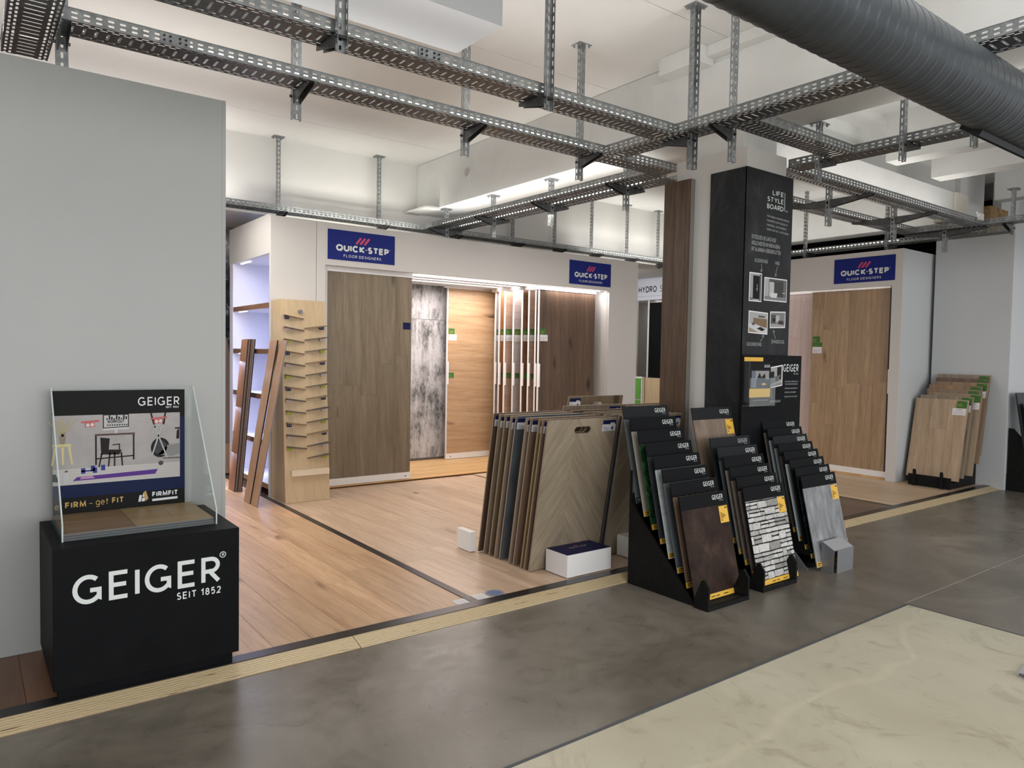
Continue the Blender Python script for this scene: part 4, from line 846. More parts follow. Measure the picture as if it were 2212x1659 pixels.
BW, BL, BT = .452, .645, .006
LEANA = math.atan2(.151, .625)
def sample(x, y, z, kind, label, group, head=HEAD, yellow=True, foot=True, bl=BL, w_=BW, dim=False):
    """decor board: origin at its lower corner, face toward -y"""
    t = thing('sample_board', label, 'sample board', (x, y, z), (-LEANA, 0, 0), group=group)
    hh = .088
    if kind == 'slats':
        core = box('board', 0, w_, .003, BT, 0, bl-hh, plain('black_core', (.006, .006, .006), .7), t)
        for i in range(8): box('slat', .004+i*.0565, .004+i*.0565+.044, 0, .003, .036, bl-hh-.002, mat_board('slatwood'), core)
    elif kind == 'planks':
        core = box('board', 0, w_, .002, BT, 0, bl-hh, GAP, t)
        for i in range(3): box('plank', i*w_/3+.001, (i+1)*w_/3-.001, 0, .002, .036, bl-hh, mat_board('planks'), core)
    else: core = box('board', 0, w_, 0, BT, 0, bl-hh, C(.012, 'mortar') if kind == 'stone' else mat_board(kind), t)
    if kind == 'stone':
        rs = random.Random(5); z0 = .036; mbs = [MB() for _ in STTON]
        while z0 < bl-hh-.004:
            hz = min(rs.choice((.024, .034, .050, .058)), bl-hh-z0); x0 = -rs.uniform(0, .05)
            while x0 < w_:
                wx = rs.uniform(.05, .15)*(1.2 if hz < .03 else .85); zz = z0
                subs = [hz] if hz < .045 or rs.random() < .45 else [hz*.55, hz*.45]
                for sh_ in subs:
                    a, b_ = max(x0, .001)+.0016, min(x0+wx, w_-.001)-.0016
                    if b_-a > .008:
                        j = lambda q=.0048: rs.uniform(-q, q); e = .0022; mid = [(a+(b_-a)*u, v) for u, v in ((.35, 0), (.7, 0))]
                        P = [(a+j(.002), zz+e+abs(j())), (a+(b_-a)*.4, zz+e+abs(j(.003))), (b_+j(.002), zz+e+abs(j())), (b_+j(.002), zz+sh_-e-abs(j())), (a+(b_-a)*.6, zz+sh_-e-abs(j(.003))), (a+j(.002), zz+sh_-e-abs(j()))]
                        m_ = mbs[min(4, int(rs.random()**1.3*5))]; k_ = len(m_.V); m_.V += [(min(max(p[0], .001), w_-.001), -.0004, min(p[1], bl-hh-.001)) for p in P]; m_.F.append(tuple(range(k_, k_+6)))
                    zz += sh_
                x0 += wx
            z0 += hz
        V_ = []; F_ = []; I_ = []
        for q_, m_ in enumerate(mbs):
            k_ = len(V_); V_ += m_.V; F_ += [tuple(i+k_ for i in f) for f in m_.F]; I_ += [q_]*len(m_.F)
        o_ = add('print', V_, F_, None, core); o_['kind'] = 'stuff'
        for mt_ in STTON: o_.data.materials.append(mt_)
        for p_, q_ in zip(o_.data.polygons, I_): p_.material_index = q_
    hd = box('header', 0, w_, -.0006, BT+.0004, bl-hh, bl, head, t)
    text('lettering', 'GEIGER', (w_-.142, -.0012, bl-.050), EX, EZ, .030, LET if not dim else LETG, hd, width=.108, t=.15, gap=.2)
    text('lettering', 'SEIT 1852', (w_-.072, -.0012, bl-.062), EX, EZ, .007, LETG, hd, width=.036, t=.16)
    if foot:
        f = box('label_strip', .0, w_, -.0008, 0, .004, .036, YEL if foot == 'y' else HEAD, t); mb = MB()
        for q, (a, b, c_) in enumerate(((.010, .055, .024), (.010, .045, .012), (.15, .19, .016), (.20, .235, .016), (.275, .32, .016))): mb.box(a, b, -.0012, -.0008, c_, c_+.005)
        mb.out('fine_print', INK if foot == 'y' else LETG, f)
    if yellow:
        s = box('sticker', w_-.092, w_-.006, -.0010, 0, bl-hh-.114, bl-hh-.008, YEL, t); mb = MB()
        mb.box(w_-.034, w_-.010, -.0014, -.0010, bl-hh-.024, bl-hh-.017)
        for q, L in enumerate((.018, .040, .052, .036, .012, .02)): mb.box(w_-.084, w_-.084+L, -.0014, -.0010, bl-hh-.054-q*.009, bl-hh-.050-q*.009)
        mb.out('fine_print', INK, s)
    return t
def stand(label, x, y_front, holder='black', w_=.40, steps=1.0, D=.665):
    """stepped stand: body, front tray with two cheeks"""
    t = thing('sample_stand', label, 'stand', (x, y_front, 0)); y = y_front; top = .75*steps; M1 = BLACKM
    mb = MB().prism([(y+.10, .0), (y+D, 0), (y+D, top), (y+D-.01, top), (y+D-.01, .54*steps), (y+.115, .012), (y+.10, .012)], 'x', x+.012, x+.028); mb.out('side_panel', M1 if holder == 'black' else GREYM, t)
    mb = MB().prism([(y+.10, .0), (y+D, 0), (y+D, top), (y+D-.01, top), (y+D-.01, .54*steps), (y+.115, .012), (y+.10, .012)], 'x', x+w_-.028, x+w_-.012); mb.out('side_panel', M1 if holder == 'black' else GREYM, t)
    box('back_panel', x+.028, x+w_-.028, y+D-.02, y+D, 0, .60*steps, M1, t); box('base_panel', x+.028, x+w_-.028, y+.11, y+D-.02, .0, .010, M1, t)
    if holder == 'black':
        for a in (x-.002, x+w_-.014): mb = MB().prism([(y, 0), (y+.105, 0), (y+.105, .055), (y+.055, .175), (y+.035, .185), (y, .14)], 'x', a, a+.016); mb.out('cheek', M1, t)
        box('front_lip', x+.014, x+w_-.014, y, y+.014, 0, .028, M1, t); box('tray_floor', x+.014, x+w_-.014, y+.014, y+.11, 0, .012, mottled('tray_dust', [(.3, (.02, .02, .02)), (.7, (.05, .045, .04))], 9, .7), t)
    return t
sA = [('slate', 'grey-blue slate look board at the top back of the herringbone-side stand', HEADL, 'k'), ('beige', 'plain beige board, second from the back of the stand by the herringbone boards', HEAD, 'y'), ('jungle', 'board printed with dark green leaves', HEAD, 'y'),
      ('anth', 'plain anthracite board right in front of the green leaf board', HEAD, 'y'), ('marble', 'pale blue-white marble look board', HEAD, 'y'), ('bluegrey', 'mottled blue-grey board between the marble and the slatted boards', HEAD, 'y'),
      ('slats', 'board of brown wooden slats on black, behind the dark rust-brown board', HEAD, 'y'), ('rust', 'dark rust-brown board at the front of the black stand', HEAD, 'y')]
stand('black stepped stand nearest the herringbone boards', 3.50, 2.675)
for i, (kd, lb, hd, ft) in enumerate(sA):
    kk = 7-i; sample(3.508+.0035*kk, 2.772+.0745*kk, .016+.0745*kk, kd, lb, 'decor boards on the first black stand', hd, i > 0, ft)
sB = [('planks', 'board with brown wood plank print standing highest on the middle stand', HEADL, 1.150, 3.331), ('petrol', 'near-black petrol board on the middle stand', HEADL, .952, 3.166), ('slate2', 'dark slate grey board behind the pale grey wood one on the middle stand', HEADL, .892, 3.100), ('greywood', 'pale grey wood look board on the middle stand', HEAD, .833, 3.045),
      ('taupewood', 'taupe wood look board, third from the front of the middle stand', HEAD, .770, 2.996), ('mirror', 'glossy dark board just behind the stone wall board', HEAD, .710, 2.94), ('stone', 'board printed with a pale dry-stone wall', HEAD, .649, 2.888)]
stand('black stepped stand in the middle, stone wall board in front', 4.09, 2.70, w_=.38)
for i, (kd, lb, hd, tz, ty) in enumerate(sB):
    sample(4.11, ty-.145, tz-.632, kd, lb, 'decor boards on the middle stand', hd, kd != 'petrol', 'y', dim=kd == 'petrol')
sD = [('taupeg', 'grey taupe board highest on the last stand'), ('ltblue', 'light blue-grey board second from the top of the last stand'), ('ltgrey', 'light grey board with a black header, third from the top of the last stand'), ('dktaupe', 'dark taupe board behind the white one'),
      ('white', 'cool white board on the last stand'), ('black', 'plain black board behind the black marble one'), ('bmarble', 'black marble look board behind the grey concrete board'), ('concrete', 'grey concrete look board at the front beside the folded metal holder')]
stand('low dark stand on the side away from the wood racks', 4.80, 2.73, 'grey', .36, .75, .51)
for i, (kd, lb) in enumerate(sD):
    kk = 7-i; sample(4.80+.004*kk, min(2.745+.050*kk, 3.2), .034+.0525*kk, kd, lb, 'decor boards on the last stand', HEAD if kd not in ('ltgrey',) else HEADL, i > 0, 'y', w_=.455)
gh = thing('metal_holder', 'folded grey metal holder in front of the grey concrete board', 'holder', (4.85, 2.62, 0))
mb = MB().box(4.90, 5.115, 2.655, 2.658, 0, .165); mb.out('front_plate', GREYM, gh)
mb = MB().prism([(2.665, 0), (2.755, 0), (2.755, .215), (2.658, .165)], 'x', 4.862, 4.865); mb.out('cheek', GREYM, gh); mb = MB().prism([(2.658, 0), (2.755, 0), (2.755, .215), (2.658, .165)], 'x', 5.113, 5.116); mb.out('cheek', GREYM, gh)
add('slope_plate', [(4.865, 2.658, .165), (5.115, 2.658, .165), (5.115, 2.752, .213), (4.865, 2.752, .213), (4.865, 2.66, .162), (5.115, 2.66, .162), (5.115, 2.754, .210), (4.865, 2.754, .210)], BF, plain('pale_sheet_metal', (.46, .46, .47), .35, .3), gh)
cb_ = thing('cardboard_strip', 'brown cardboard sample piece standing behind the concrete look board', 'cardboard', (5.3, 2.84, 0)); box('card', 5.20, 5.345, 2.84, 2.85, 0, .265, plain('card_tan', (.36, .25, .12), .7), cb_)
box('brown_band', 5.20, 5.345, 2.838, 2.84, .16, .215, plain('card_brown2', (.18, .10, .04), .7), cb_); mb = MB()
for i in range(9): mb.box(5.29+i*.006, 5.293+i*.006, 2.836, 2.8375, .155, .20)
mb.out('bar_marks', PAPER, cb_); t = thing('grey_offcut', 'thin grey laminate offcut in front of the cardboard piece', 'board', (5.27, 2.82, 0)); box('offcut', 5.20, 5.33, 2.815, 2.822, 0, .155, mat_board('concrete'), t); box('edge', 5.33, 5.333, 2.815, 2.822, 0, .155, PAPER, t)

# ================================================================ RACKS OF WOOD BOARDS
def herring():
    if 'herring' in MATS: return MATS['herring']
HW = [wood('herring_oak', (.24, .19, .13), (.375, .31, .225), 'Z', .45, .16, .7, False)]
RACKW = {'taupe': wood('rack_taupe', (0.195, 0.143, 0.104), (0.305, 0.234, 0.176), 'Z', .5, .15, .7), 'olive': wood('rack_olive', (0.156, 0.114, 0.065), (0.247, 0.189, 0.111), 'Z', .5, .1, .7), 'sand': wood('rack_sand', (0.273, 0.202, 0.150), (0.390, 0.305, 0.234), 'Z', .5, .1, .6),
         'gold': wood('rack_gold', (0.221, 0.143, 0.046), (0.364, 0.247, 0.091), 'Z', .5, .1, .8), 'brown': wood('rack_brown', (0.156, 0.098, 0.065), (0.247, 0.163, 0.111), 'Z', .5, .1, .7), 'dark': wood('rack_dark', (0.078, 0.046, 0.029), (0.143, 0.091, 0.058), 'Z', .5, .1, .7), 'slate': mat_board('bluegrey')}
EDGE = plain('board_edge_tan', (.27, .215, .16), .7)
def qs_label(t, x, z):
    s = box('sticker', x, x+.125, -.0010, 0, z, z+.078, PAPER, t); box('label_band', x, x+.125, -.0014, -.0010, z+.048, z+.078, NAVY, s); mb = MB()
    for c_ in (.082, .103): mb.cyl((x+c_, -.0022, z+.052), (x+c_, -.0014, z+.052), .0095, 12)
    mb.out('round_mark', PAPER, s); mb = MB().box(x+.085, x+.105, -.0016, -.0010, z+.008, z+.03)
    for q, L in enumerate((.05, .06, .035, .02)): mb.box(x+.008, x+.008+L, -.0016, -.0010, z+.006+q*.009, z+.009+q*.009)
    mb.out('fine_print', plain('blue_ink', (.05, .09, .28), .6), s)
QL = math.atan2(.173, 1.039)
def rack_board(x, y, kind, label, group, w_=.635, h=1.055, z=.036, lab=True, hole=True, th=.012, labx=None):
    t = thing('floor_board_sample', label, 'sample board', (x, y, z), (QL, 0, 0), group=group)
    hx0, hx1, hz0, hz1 = w_/2-.075, w_/2+.075, h-.10, h-.052
    def slab(name, y0, y1, mt, par):
        if not hole: return box(name, 0, w_, y0, y1, 0, h, mt, par)
        r = .016; H = [(hx0+r, hz0), (hx1-r, hz0), (hx1, hz0+r), (hx1, hz1-r), (hx1-r, hz1), (hx0+r, hz1), (hx0, hz1-r), (hx0, hz0+r)]
        Vv = [(0, 0), (w_, 0), (w_, h), (0, h)]+H; n = len(Vv); F = []
        top = [(0, 1, 5, 4), (1, 2, 7, 6), (2, 3, 9, 8), (3, 0, 11, 10), (1, 6, 5), (2, 8, 7), (3, 10, 9), (0, 4, 11)]
        for f in top: F.append(f); F.append(tuple(i+n for i in f[::-1]))
        for i in range(4): F.append((i, i+n, (i+1) % 4+n, (i+1) % 4))
        for i in range(8): a, b = 4+i, 4+(i+1) % 8; F.append((a, b, b+n, a+n))
        return add(name, [(a, y0, b) for a, b in Vv]+[(a, y1, b) for a, b in Vv], F, mt, par)
    core = slab('board', .001, th, EDGE, t)
    if kind == 'herring':
        # planks laid in a herringbone, clipped to the board outline and around the grip hole
        import bmesh
        Wp, Lp = .165, .62; c45 = math.sqrt(.5); spine = w_*.40
        row = Wp/c45
        for side in (-1, 1):
            for i in range(-4, 9):
                zc = i*row+(0 if side < 0 else row*.5)-.1
                d = Vector((side*c45*.94, -.0+c45*1.06, 0)).normalized(); d = Vector((side*.60, -.80, 0)); n_ = Vector((-d.y, d.x, 0))*side
                p0 = Vector((spine, zc, 0)); step = row*.5
                bm = bmesh.new(); hgt = Wp/.60*.60
                q = [p0, p0+d*1.4, p0+d*1.4+Vector((0, row, 0)), p0+Vector((0, row, 0))]
                g = .0008; q[0] = q[0]+Vector((side*g, g, 0)); q[1] += Vector((0, g, 0)); q[2] -= Vector((0, g, 0)); q[3] = q[3]+Vector((side*g, -g, 0))
                vs = [bm.verts.new((p.x, p.y, 0)) for p in q]; bm.faces.new(vs)
                for co_, no_ in (((0, 0, 0), (-1, 0, 0)), ((w_, 0, 0), (1, 0, 0)), ((0, 0, 0), (0, -1, 0)), ((0, h, 0), (0, 1, 0))):
                    bmesh.ops.bisect_plane(bm, geom=bm.verts[:]+bm.edges[:]+bm.faces[:], plane_co=co_, plane_no=no_, clear_outer=True)
                # split along the hole's box and drop what lies in it
                for co_, no_ in (((hx0, 0, 0), (1, 0, 0)), ((hx1, 0, 0), (1, 0, 0)), ((0, hz0, 0), (0, 1, 0)), ((0, hz1, 0), (0, 1, 0))):
                    bmesh.ops.bisect_plane(bm, geom=bm.verts[:]+bm.edges[:]+bm.faces[:], plane_co=co_, plane_no=no_)
                kill = [f for f in bm.faces if hx0-1e-4 < f.calc_center_median().x < hx1+1e-4 and hz0-1e-4 < f.calc_center_median().y < hz1+1e-4]
                bmesh.ops.delete(bm, geom=kill, context='FACES')
                if bm.faces:
                    ang = math.atan2(.80, side*.60); R = Matrix.Rotation(-(math.pi/2-math.atan2(-.8, side*.6)), 2)
                    bm.verts.index_update(); V = [(v.co.x, .0002, v.co.y) for v in bm.verts]; F = [tuple(v.index for v in f.verts)[::(1 if side > 0 else -1)] for f in bm.faces]
                    o = add('plank', V, F, None, core, origin=(p0.x, 0, p0.y)); a = math.atan2(side*.60, -.80)
                    # turn the plank's own axes so that the grain follows its length
                    rot = Matrix.Rotation(a, 4, 'Y')
                    o.data.transform(rot.inverted()); o.rotation_euler = (0, a, 0); o.data.materials.append(HW[0])
                bm.free()
    else: slab('face_layer', 0, .001, RACKW[kind], t)
    if lab: qs_label(t, w_-.135 if labx is None else labx, h-.094)
    return t
racks = [('herring', 3.81), ('brown', 3.865), ('gold', 3.905), ('brown', 3.985), ('sand', 4.04), ('slate', 4.155), ('sand', 4.21), ('olive', 4.28), ('taupe', 4.35), ('dark', 4.415)]
names = {'herring': 'pale oak herringbone', 'brown': 'brown wood', 'gold': 'golden brown oak', 'sand': 'sand-grey wood', 'slate': 'slate grey', 'olive': 'olive-brown wood', 'taupe': 'taupe wood', 'dark': 'dark wood'}
ordn = ['at the front', 'second from the front', 'third from the front', 'fourth from the front', 'fifth from the front', 'sixth from the front', 'fourth from the back', 'third from the back', 'second from the back', 'at the back']
for i, (kd, y) in enumerate(racks):
    rack_board(3.050+.002*(i % 3), y, kd, '%s board, %s in the rack behind the navy-lidded box' % (names[kd], ordn[i]), 'boards in the rack over the navy-lidded box', h=1.05+.004*(i % 2), z=.036, labx=.012 if i else None)
racks2 = [('herring', 3.81), ('slate', 3.85), ('taupe', 3.92), ('sand', 4.0), ('olive', 4.10), ('taupe', 4.22), ('dark', 4.36), ('taupe', 4.46)]
ord2 = ['at the front', 'second from the front', 'third from the front', 'fourth from the front', 'fourth from the back', 'third from the back', 'second from the back', 'at the back']
for i, (kd, y) in enumerate(racks2):
    rack_board(3.742+.003*(i % 2), y, kd, '%s board, %s in the rack half hidden by the decor stand' % (names[kd], ord2[i]), 'boards in the rack half hidden by the decor stand', h=1.055+(.03 if i == 7 else 0))
rack_board(4.02, 4.72, 'olive', 'olive-brown board sticking up highest behind both wood racks', None, h=1.14, labx=.012)
for i, y in enumerate((4.30, 4.38, 4.46, 4.56)):
    rack_board(4.44 if i else 4.45, y, ('taupe', 'sand', 'taupe', 'brown')[i], '%s board whose top edge shows behind the wood racks, %s' % (names[('taupe', 'sand', 'taupe', 'brown')[i]], ('foremost of four', 'second of four', 'third of four', 'last of four')[i]), 'boards behind the wood racks', lab=False, hole=False, h=1.07)
def qs_box(label, x0, x1, y0, y1, lid=True):
    t = thing('weight_box', label, 'box', (x0, y0, .035)); c = box('box_body', x0, x1, y0, y1, .035, .185, WHITE, t, .002)
    if lid:
        l = box('lid_print', x0+.003, x1-.003, y0+.003, y1-.003, .185, .1865, NAVY, t); text('lettering', 'QUICK\u00b7STEP', (x0+.13, y0+.12, .1872), EX, EY, .022, LETG, l, width=.16, t=.24)
        for i in range(3): poly('stripe', (x0+.19+.012*i, y0+.15, .1871), EX, EY, [(0, 0), (.006, 0), (.018, .02), (.012, .02)], RED, l, .0003)
    return t
qs_box('white box with navy printed lid in front of the herringbone board', 3.165, 3.567, 3.552, 3.775)
qs_box('plain white box between the second wood rack and the black stand', 3.862, 4.2, 3.60, 3.79, False)
t = thing('weight_box', 'white box end peeping out behind the back of the first wood rack', 'box', (3.0, 4.3, .035)); box('box_body', 2.99, 3.04, 4.44, 4.62, .035, .18, WHITE, t)

# floor tags
def ftag(label, x0, x1, y0, y1): t = thing('floor_tag', label, 'label', (x0, y0, .0305)); c = box('card', x0, x1, y0, y1, .0305, .0325, PAPER, t); mb = MB(); [mb.quad((x0+.01, y0+.012+.014*i, .0328), (x1-.015, y0+.012+.014*i, .0328), (x1-.015, y0+.015+.014*i, .0328), (x0+.01, y0+.015+.014*i, .0328)) for i in range(4)]; mb.out('fine_print', plain('pink_ink', (.55, .48, .50), .6), c)
ftag('white floor tag on the natural oak side of the divider strip', 2.304, 2.39, 3.535, 3.613); ftag('white floor tag between the divider strip and the blue dot', 2.45, 2.535, 3.540, 3.628)
t = thing('floor_dot', 'round blue-grey sticker on the beige floor beside the white tag', 'sticker', (2.60, 3.585, .0305)); mb = MB().cyl((2.605, 3.592, .0305), (2.605, 3.592, .0318), .056, 32); d_ = mb.out('dot', plain('dusty_blue', (.13, .18, .32), .5), t)
mb = MB(); 
for i in range(32):
    a, b = 2*math.pi*i/32, 2*math.pi*(i+.9)/32; mb.quad((2.605+.048*math.cos(a), 3.592+.048*math.sin(a), .0321), (2.605+.051*math.cos(a), 3.592+.051*math.sin(a), .0321), (2.605+.051*math.cos(b), 3.592+.051*math.sin(b), .0321), (2.605+.048*math.cos(b), 3.592+.048*math.sin(b), .0321))
mb.out('ring_print', plain('pale_blue', (.35, .42, .55), .5), d_)

# ================================================================ BLACK PLINTH WITH ACRYLIC DISPLAY
pl = thing('display_plinth', 'black plinth with big white lettering by the grey partition', 'plinth', (.286, 3.47, .036))
bd = box('plinth_body', .286, 1.031, 3.47, 4.09, .078, .668, BLACK, pl, .002); box('toe_kick', .305, 1.007, 3.492, 4.07, .0345, .078, BLACK, pl)
yp = 3.4692
text('lettering', 'GEIGER', (.355, yp, .424), EX, EZ, .124, plain('logo_white', (.62, .66, .645), .5), bd, width=.592, t=.152, gap=.17)
text('lettering', 'SEIT 1852', (.758, yp, .374), EX, EZ, .033, MATS['logo_white'], bd, width=.19, t=.17, gap=.24)
rg = MB()
for i in range(28):
    a, b = 2*math.pi*i/28, 2*math.pi*(i+1)/28; rg.quad((.957+.0115*math.cos(a), yp, .551+.0115*math.sin(a)), (.957+.0145*math.cos(a), yp, .551+.0145*math.sin(a)), (.957+.0145*math.cos(b), yp, .551+.0145*math.sin(b)), (.957+.0115*math.cos(b), yp, .551+.0115*math.sin(b)))
rg.out('ring', MATS['logo_white'], bd); text('lettering', 'R', (.953, yp, .5435), EX, EZ, .015, MATS['logo_white'], bd, t=.16)
# stack of sample boards on it
sb_ = []
for i, (y0, y1) in enumerate(((3.605, 4.06), (3.612, 4.06), (3.618, 4.06))):
    t = thing('flooring_sheet', ('grey sheet lowest in the pile on the plinth', 'grey sheet in the middle of the pile on the plinth', 'plank-look sheet on top of the pile on the plinth')[i], 'board', (.34, y0, .669+i*.009), group='sheets piled on the plinth')
    c = box('core', .338, .955, y0, y1, .669+i*.009, .677+i*.009, plain('core_grey', (.13, .135, .14), .6), t)
    if i == 2:
        WA = wood('plinth_oak_warm', (.20, .125, .065), (.30, .205, .12), 'X', .4, .25, .6); WB = wood('plinth_oak_gold', (.27, .185, .085), (.38, .275, .145), 'X', .4, .2, .5)
        for a, b, c0, c1, mt in ((.338, .62, 3.62, 3.73, WA), (.338, .62, 3.732, 3.84, WA), (.338, .62, 3.842, 4.06, WA), (.622, .955, 3.62, 3.73, WB), (.622, .80, 3.732, 3.95, WB), (.802, .955, 3.732, 3.95, WB), (.622, .955, 3.952, 4.06, WB)):
            box('plank', a, b, c0, c1, .695, .6965, mt, t)
ac = thing('acrylic_display', 'clear acrylic case with slanted sides around the poster on the plinth', 'display case', (.33, 3.60, .669))
for x in (.330, .958):
    mb = MB().prism([(3.592, .669), (4.075, .669), (4.075, 1.305), (4.035, 1.305), (3.592, .742)], 'x', x, x+.006); mb.out('side_sheet', ACR, ac)
    mb = MB().prism([(3.5905, .669), (3.592, .669), (3.592, .742), (3.5905, .742)], 'x', x, x+.006).prism([(3.592, .742), (4.035, 1.305), (4.0335, 1.3068), (3.5905, .7435)], 'x', x, x+.006).box(x, x+.006, 4.035, 4.075, 1.305, 1.3065); mb.out('polished_edge', ACE, ac)
mb = MB().box(.336, .958, 4.066, 4.070, .70, 1.305); mb.out('back_sheet', ACR, ac); mb = MB().box(.336, .958, 3.592, 3.597, .669, .690); mb.out('front_strip', ACR, ac)
po = thing('poster', 'home gym poster with dark frame and gold lettering inside the acrylic case', 'poster', (.345, 4.05, .70))
ps_ = box('sheet', .338, .925, 4.056, 4.062, .697, 1.290, C(.006), po)
s0 = Vector((.338, 4.0555, .697)); WP, HP = .587, .593
def pp(pts, mt, lay=0, name='print'): return poly(name, s0-Vector((0, .0003*lay, 0)), EX, EZ, [(a*WP, b*HP) for a, b in pts], mt, ps_, .0003)
NB = plain('poster_blue', (.002, .009, .045), .35)
pp([(0, .13), (1, .13), (1, .76), (0, .76)], NB)
WG = mottled('poster_wall', [(.3, (.23, .215, .21)), (.7, (.32, .30, .295))], 6, .35, bump=0)
pp([(0, .235), (.96, .235), (.96, .80), (0, .80)], WG, 1); pp([(0, .235), (.96, .235), (.96, .365), (0, .365)], plain('poster_floor', (.40, .38, .37), .35), 2)
for q in range(5): pp([(0, .255+.022*q), (.96, .257+.022*q), (.96, .259+.022*q), (0, .257+.022*q)], C(.30), 3)
pp([(.14, .265), (.76, .275), (.78, .315), (.17, .295)], plain('mat_violet', (.09, .035, .22), .5), 4)           # mat
pp([(.19, .275), (.30, .278), (.28, .298), (.20, .293)], plain('mat_pink', (.38, .20, .36), .5), 5)
DB = plain('dumbbell_blue', (.03, .04, .22), .4)
for x, y in ((.20, .32), (.285, .32), (.27, .337), (.345, .337)): pp([(x, y), (x+.03, y), (x+.03, y+.045), (x, y+.045)], DB, 5)
pp([(.20, .335), (.30, .335), (.30, .347), (.20, .347)], DB, 5)
pp([(.075, .245), (.115, .245), (.115, .32), (.105, .34), (.085, .34), (.075, .32)], C(.42), 5); pp([(.085, .34), (.105, .34), (.105, .355), (.085, .355)], C(.10, 'cork', (1.6, 1, .7)), 6)
pp([(.0, .27), (.05, .26), (.02, .33), (0, .33)], C(.03), 5)
ST = plain('stool_yellow', (.50, .44, .22), .5)
pp([(.0, .545), (.135, .550), (.125, .572), (.0, .570)], ST, 4)
for a, b in ((.01, -.01), (.06, .065), (.105, .13)): pp([(a, .55), (a+.02, .55), (b+.014, .40), (b, .40)], ST, 4)
pp([(.055, .57), (.085, .57), (.095, .64), (.045, .64)], C(.20, 'vase', (1.2, 1, .8)), 5)
for q in range(11):
    a = -.5+q*.1; pp([(.068, .63), (.073, .63), (.075+a*.20, .76+.012*(q % 3)), (.070+a*.20, .76+.012*(q % 3))], C(.30, 'twig', (1.2, 1, .5)), 5)
DK = plain('desk_black', (.015, .012, .012), .5)
pp([(.30, .625), (.60, .625), (.60, .64), (.30, .64)], C(.07, 'desk_top', (1.3, .8, .7)), 4)
for x in (.302, .585): pp([(x, .385 if x < .5 else .41), (x+.012, .385 if x < .5 else .41), (x+.012, .625), (x, .625)], DK, 4)
pp([(.31, .43), (.59, .44), (.59, .45), (.31, .44)], DK, 4)
pp([(.36, .685), (.555, .69), (.555, .80), (.36, .80)], C(.01), 5); pp([(.367, .692), (.548, .697), (.548, .793), (.367, .793)], C(.40), 6); pp([(.36, .668), (.555, .673), (.555, .69), (.36, .685)], C(.45), 6); pp([(.445, .64), (.47, .64), (.47, .672), (.445, .672)], C(.4), 5)
text('lettering', 'WORKOUT', s0+Vector((.392*WP, -.0030, .727*HP)), EX, EZ, .017, DK, ps_, width=.075, t=.2)
for q in range(9): pp([(.385+.018*q, .757), (.396+.018*q, .757), (.396+.018*q, .768+.012*((q*5) % 3)), (.385+.018*q, .768+.012*((q*5) % 3))], DK, 8); pp([(.39+.018*q, .705), (.400+.018*q, .705), (.400+.018*q, .716), (.39+.018*q, .716)], DK, 8)
pp([(.345, .49), (.40, .48), (.41, .60), (.34, .61)], DK, 5); pp([(.34, .47), (.48, .46), (.50, .50), (.36, .51)], DK, 6)
for a, b in ((.345, .325), (.405, .395), (.44, .44), (.49, .50)): pp([(a, .48), (a+.012, .48), (b+.010, .365), (b, .365)], DK, 6)
pp([(.43, .54), (.485, .545), (.485, .553), (.43, .548)], DK, 6); pp([(.478, .50), (.486, .50), (.486, .55), (.478, .55)], DK, 6)
# exercise bike
def disc(cx, cy, rx, ry, mt, lay, n=20): pp([(cx+rx*math.cos(2*math.pi*i/n), cy+ry*math.sin(2*math.pi*i/n)) for i in range(n)], mt, lay)
disc(.80, .50, .075, .085, DK, 5); disc(.80, .50, .055, .063, C(.05), 6); pp([(.78, .44), (.90, .42), (.96, .44), (.96, .53), (.86, .52)], C(.22), 6); pp([(.82, .40), (.96, .395), (.96, .41), (.82, .412)], C(.12), 5)
SI = C(.36, 'silver', (.95, 1, 1.05))
for a, b, c_, d in ((.745, .70, .85, .41), (.81, .70, .73, .44), (.725, .62, .76, .70)): pp([(a, b), (a+.012, b), (c_+.012, d), (c_, d)], SI, 7)
for a, b, c_, d in ((.745, .70, .72, .80), (.82, .70, .835, .80)): pp([(a, b), (a+.014, b), (c_+.012, d), (c_, d)], DK, 7)
pp([(.93, .57), (.955, .57), (.955, .66), (.935, .64)], DK, 7); pp([(.92, .655), (.96, .66), (.96, .67), (.92, .668)], DK, 7)
RD = plain('hoop_red', (.42, .03, .03), .4)
for cx, cy in ((.27, .735), (.79, .745)):
    pp([(cx-.07, cy), (cx+.065, cy+.008), (cx+.06, cy+.022), (cx-.065, cy+.014)], RD, 8); pp([(cx-.04, cy-.035), (cx+.03, cy-.033), (cx+.03, cy), (cx-.04, cy)], RD, 8)
    disc(cx-.02, cy-.018, .014, .014, C(.5), 9, 14); disc(cx+.012, cy-.016, .014, .014, C(.5), 9, 14)
disc(.805, .365, .02, .02, C(.06), 6, 10)
LW = plain('poster_white', (.60, .62, .64), .4)
text('lettering', 'GEIGER', s0+Vector((.625*WP, -.001, .865*HP)), EX, EZ, .044, LW, ps_, width=.195, t=.14, gap=.2); text('lettering', 'SEIT 1852', s0+Vector((.845*WP, -.001, .840*HP)), EX, EZ, .010, LW, ps_, width=.062, t=.18)
text('lettering', 'FIRM', s0+Vector((.085*WP, -.001, .045*HP)), EX, EZ, .030, GOLD, ps_, width=.088, t=.22, gap=.2); text('lettering', '-', s0+Vector((.255*WP, -.001, .048*HP)), EX, EZ, .030, GOLD, ps_, width=.016, t=.10)
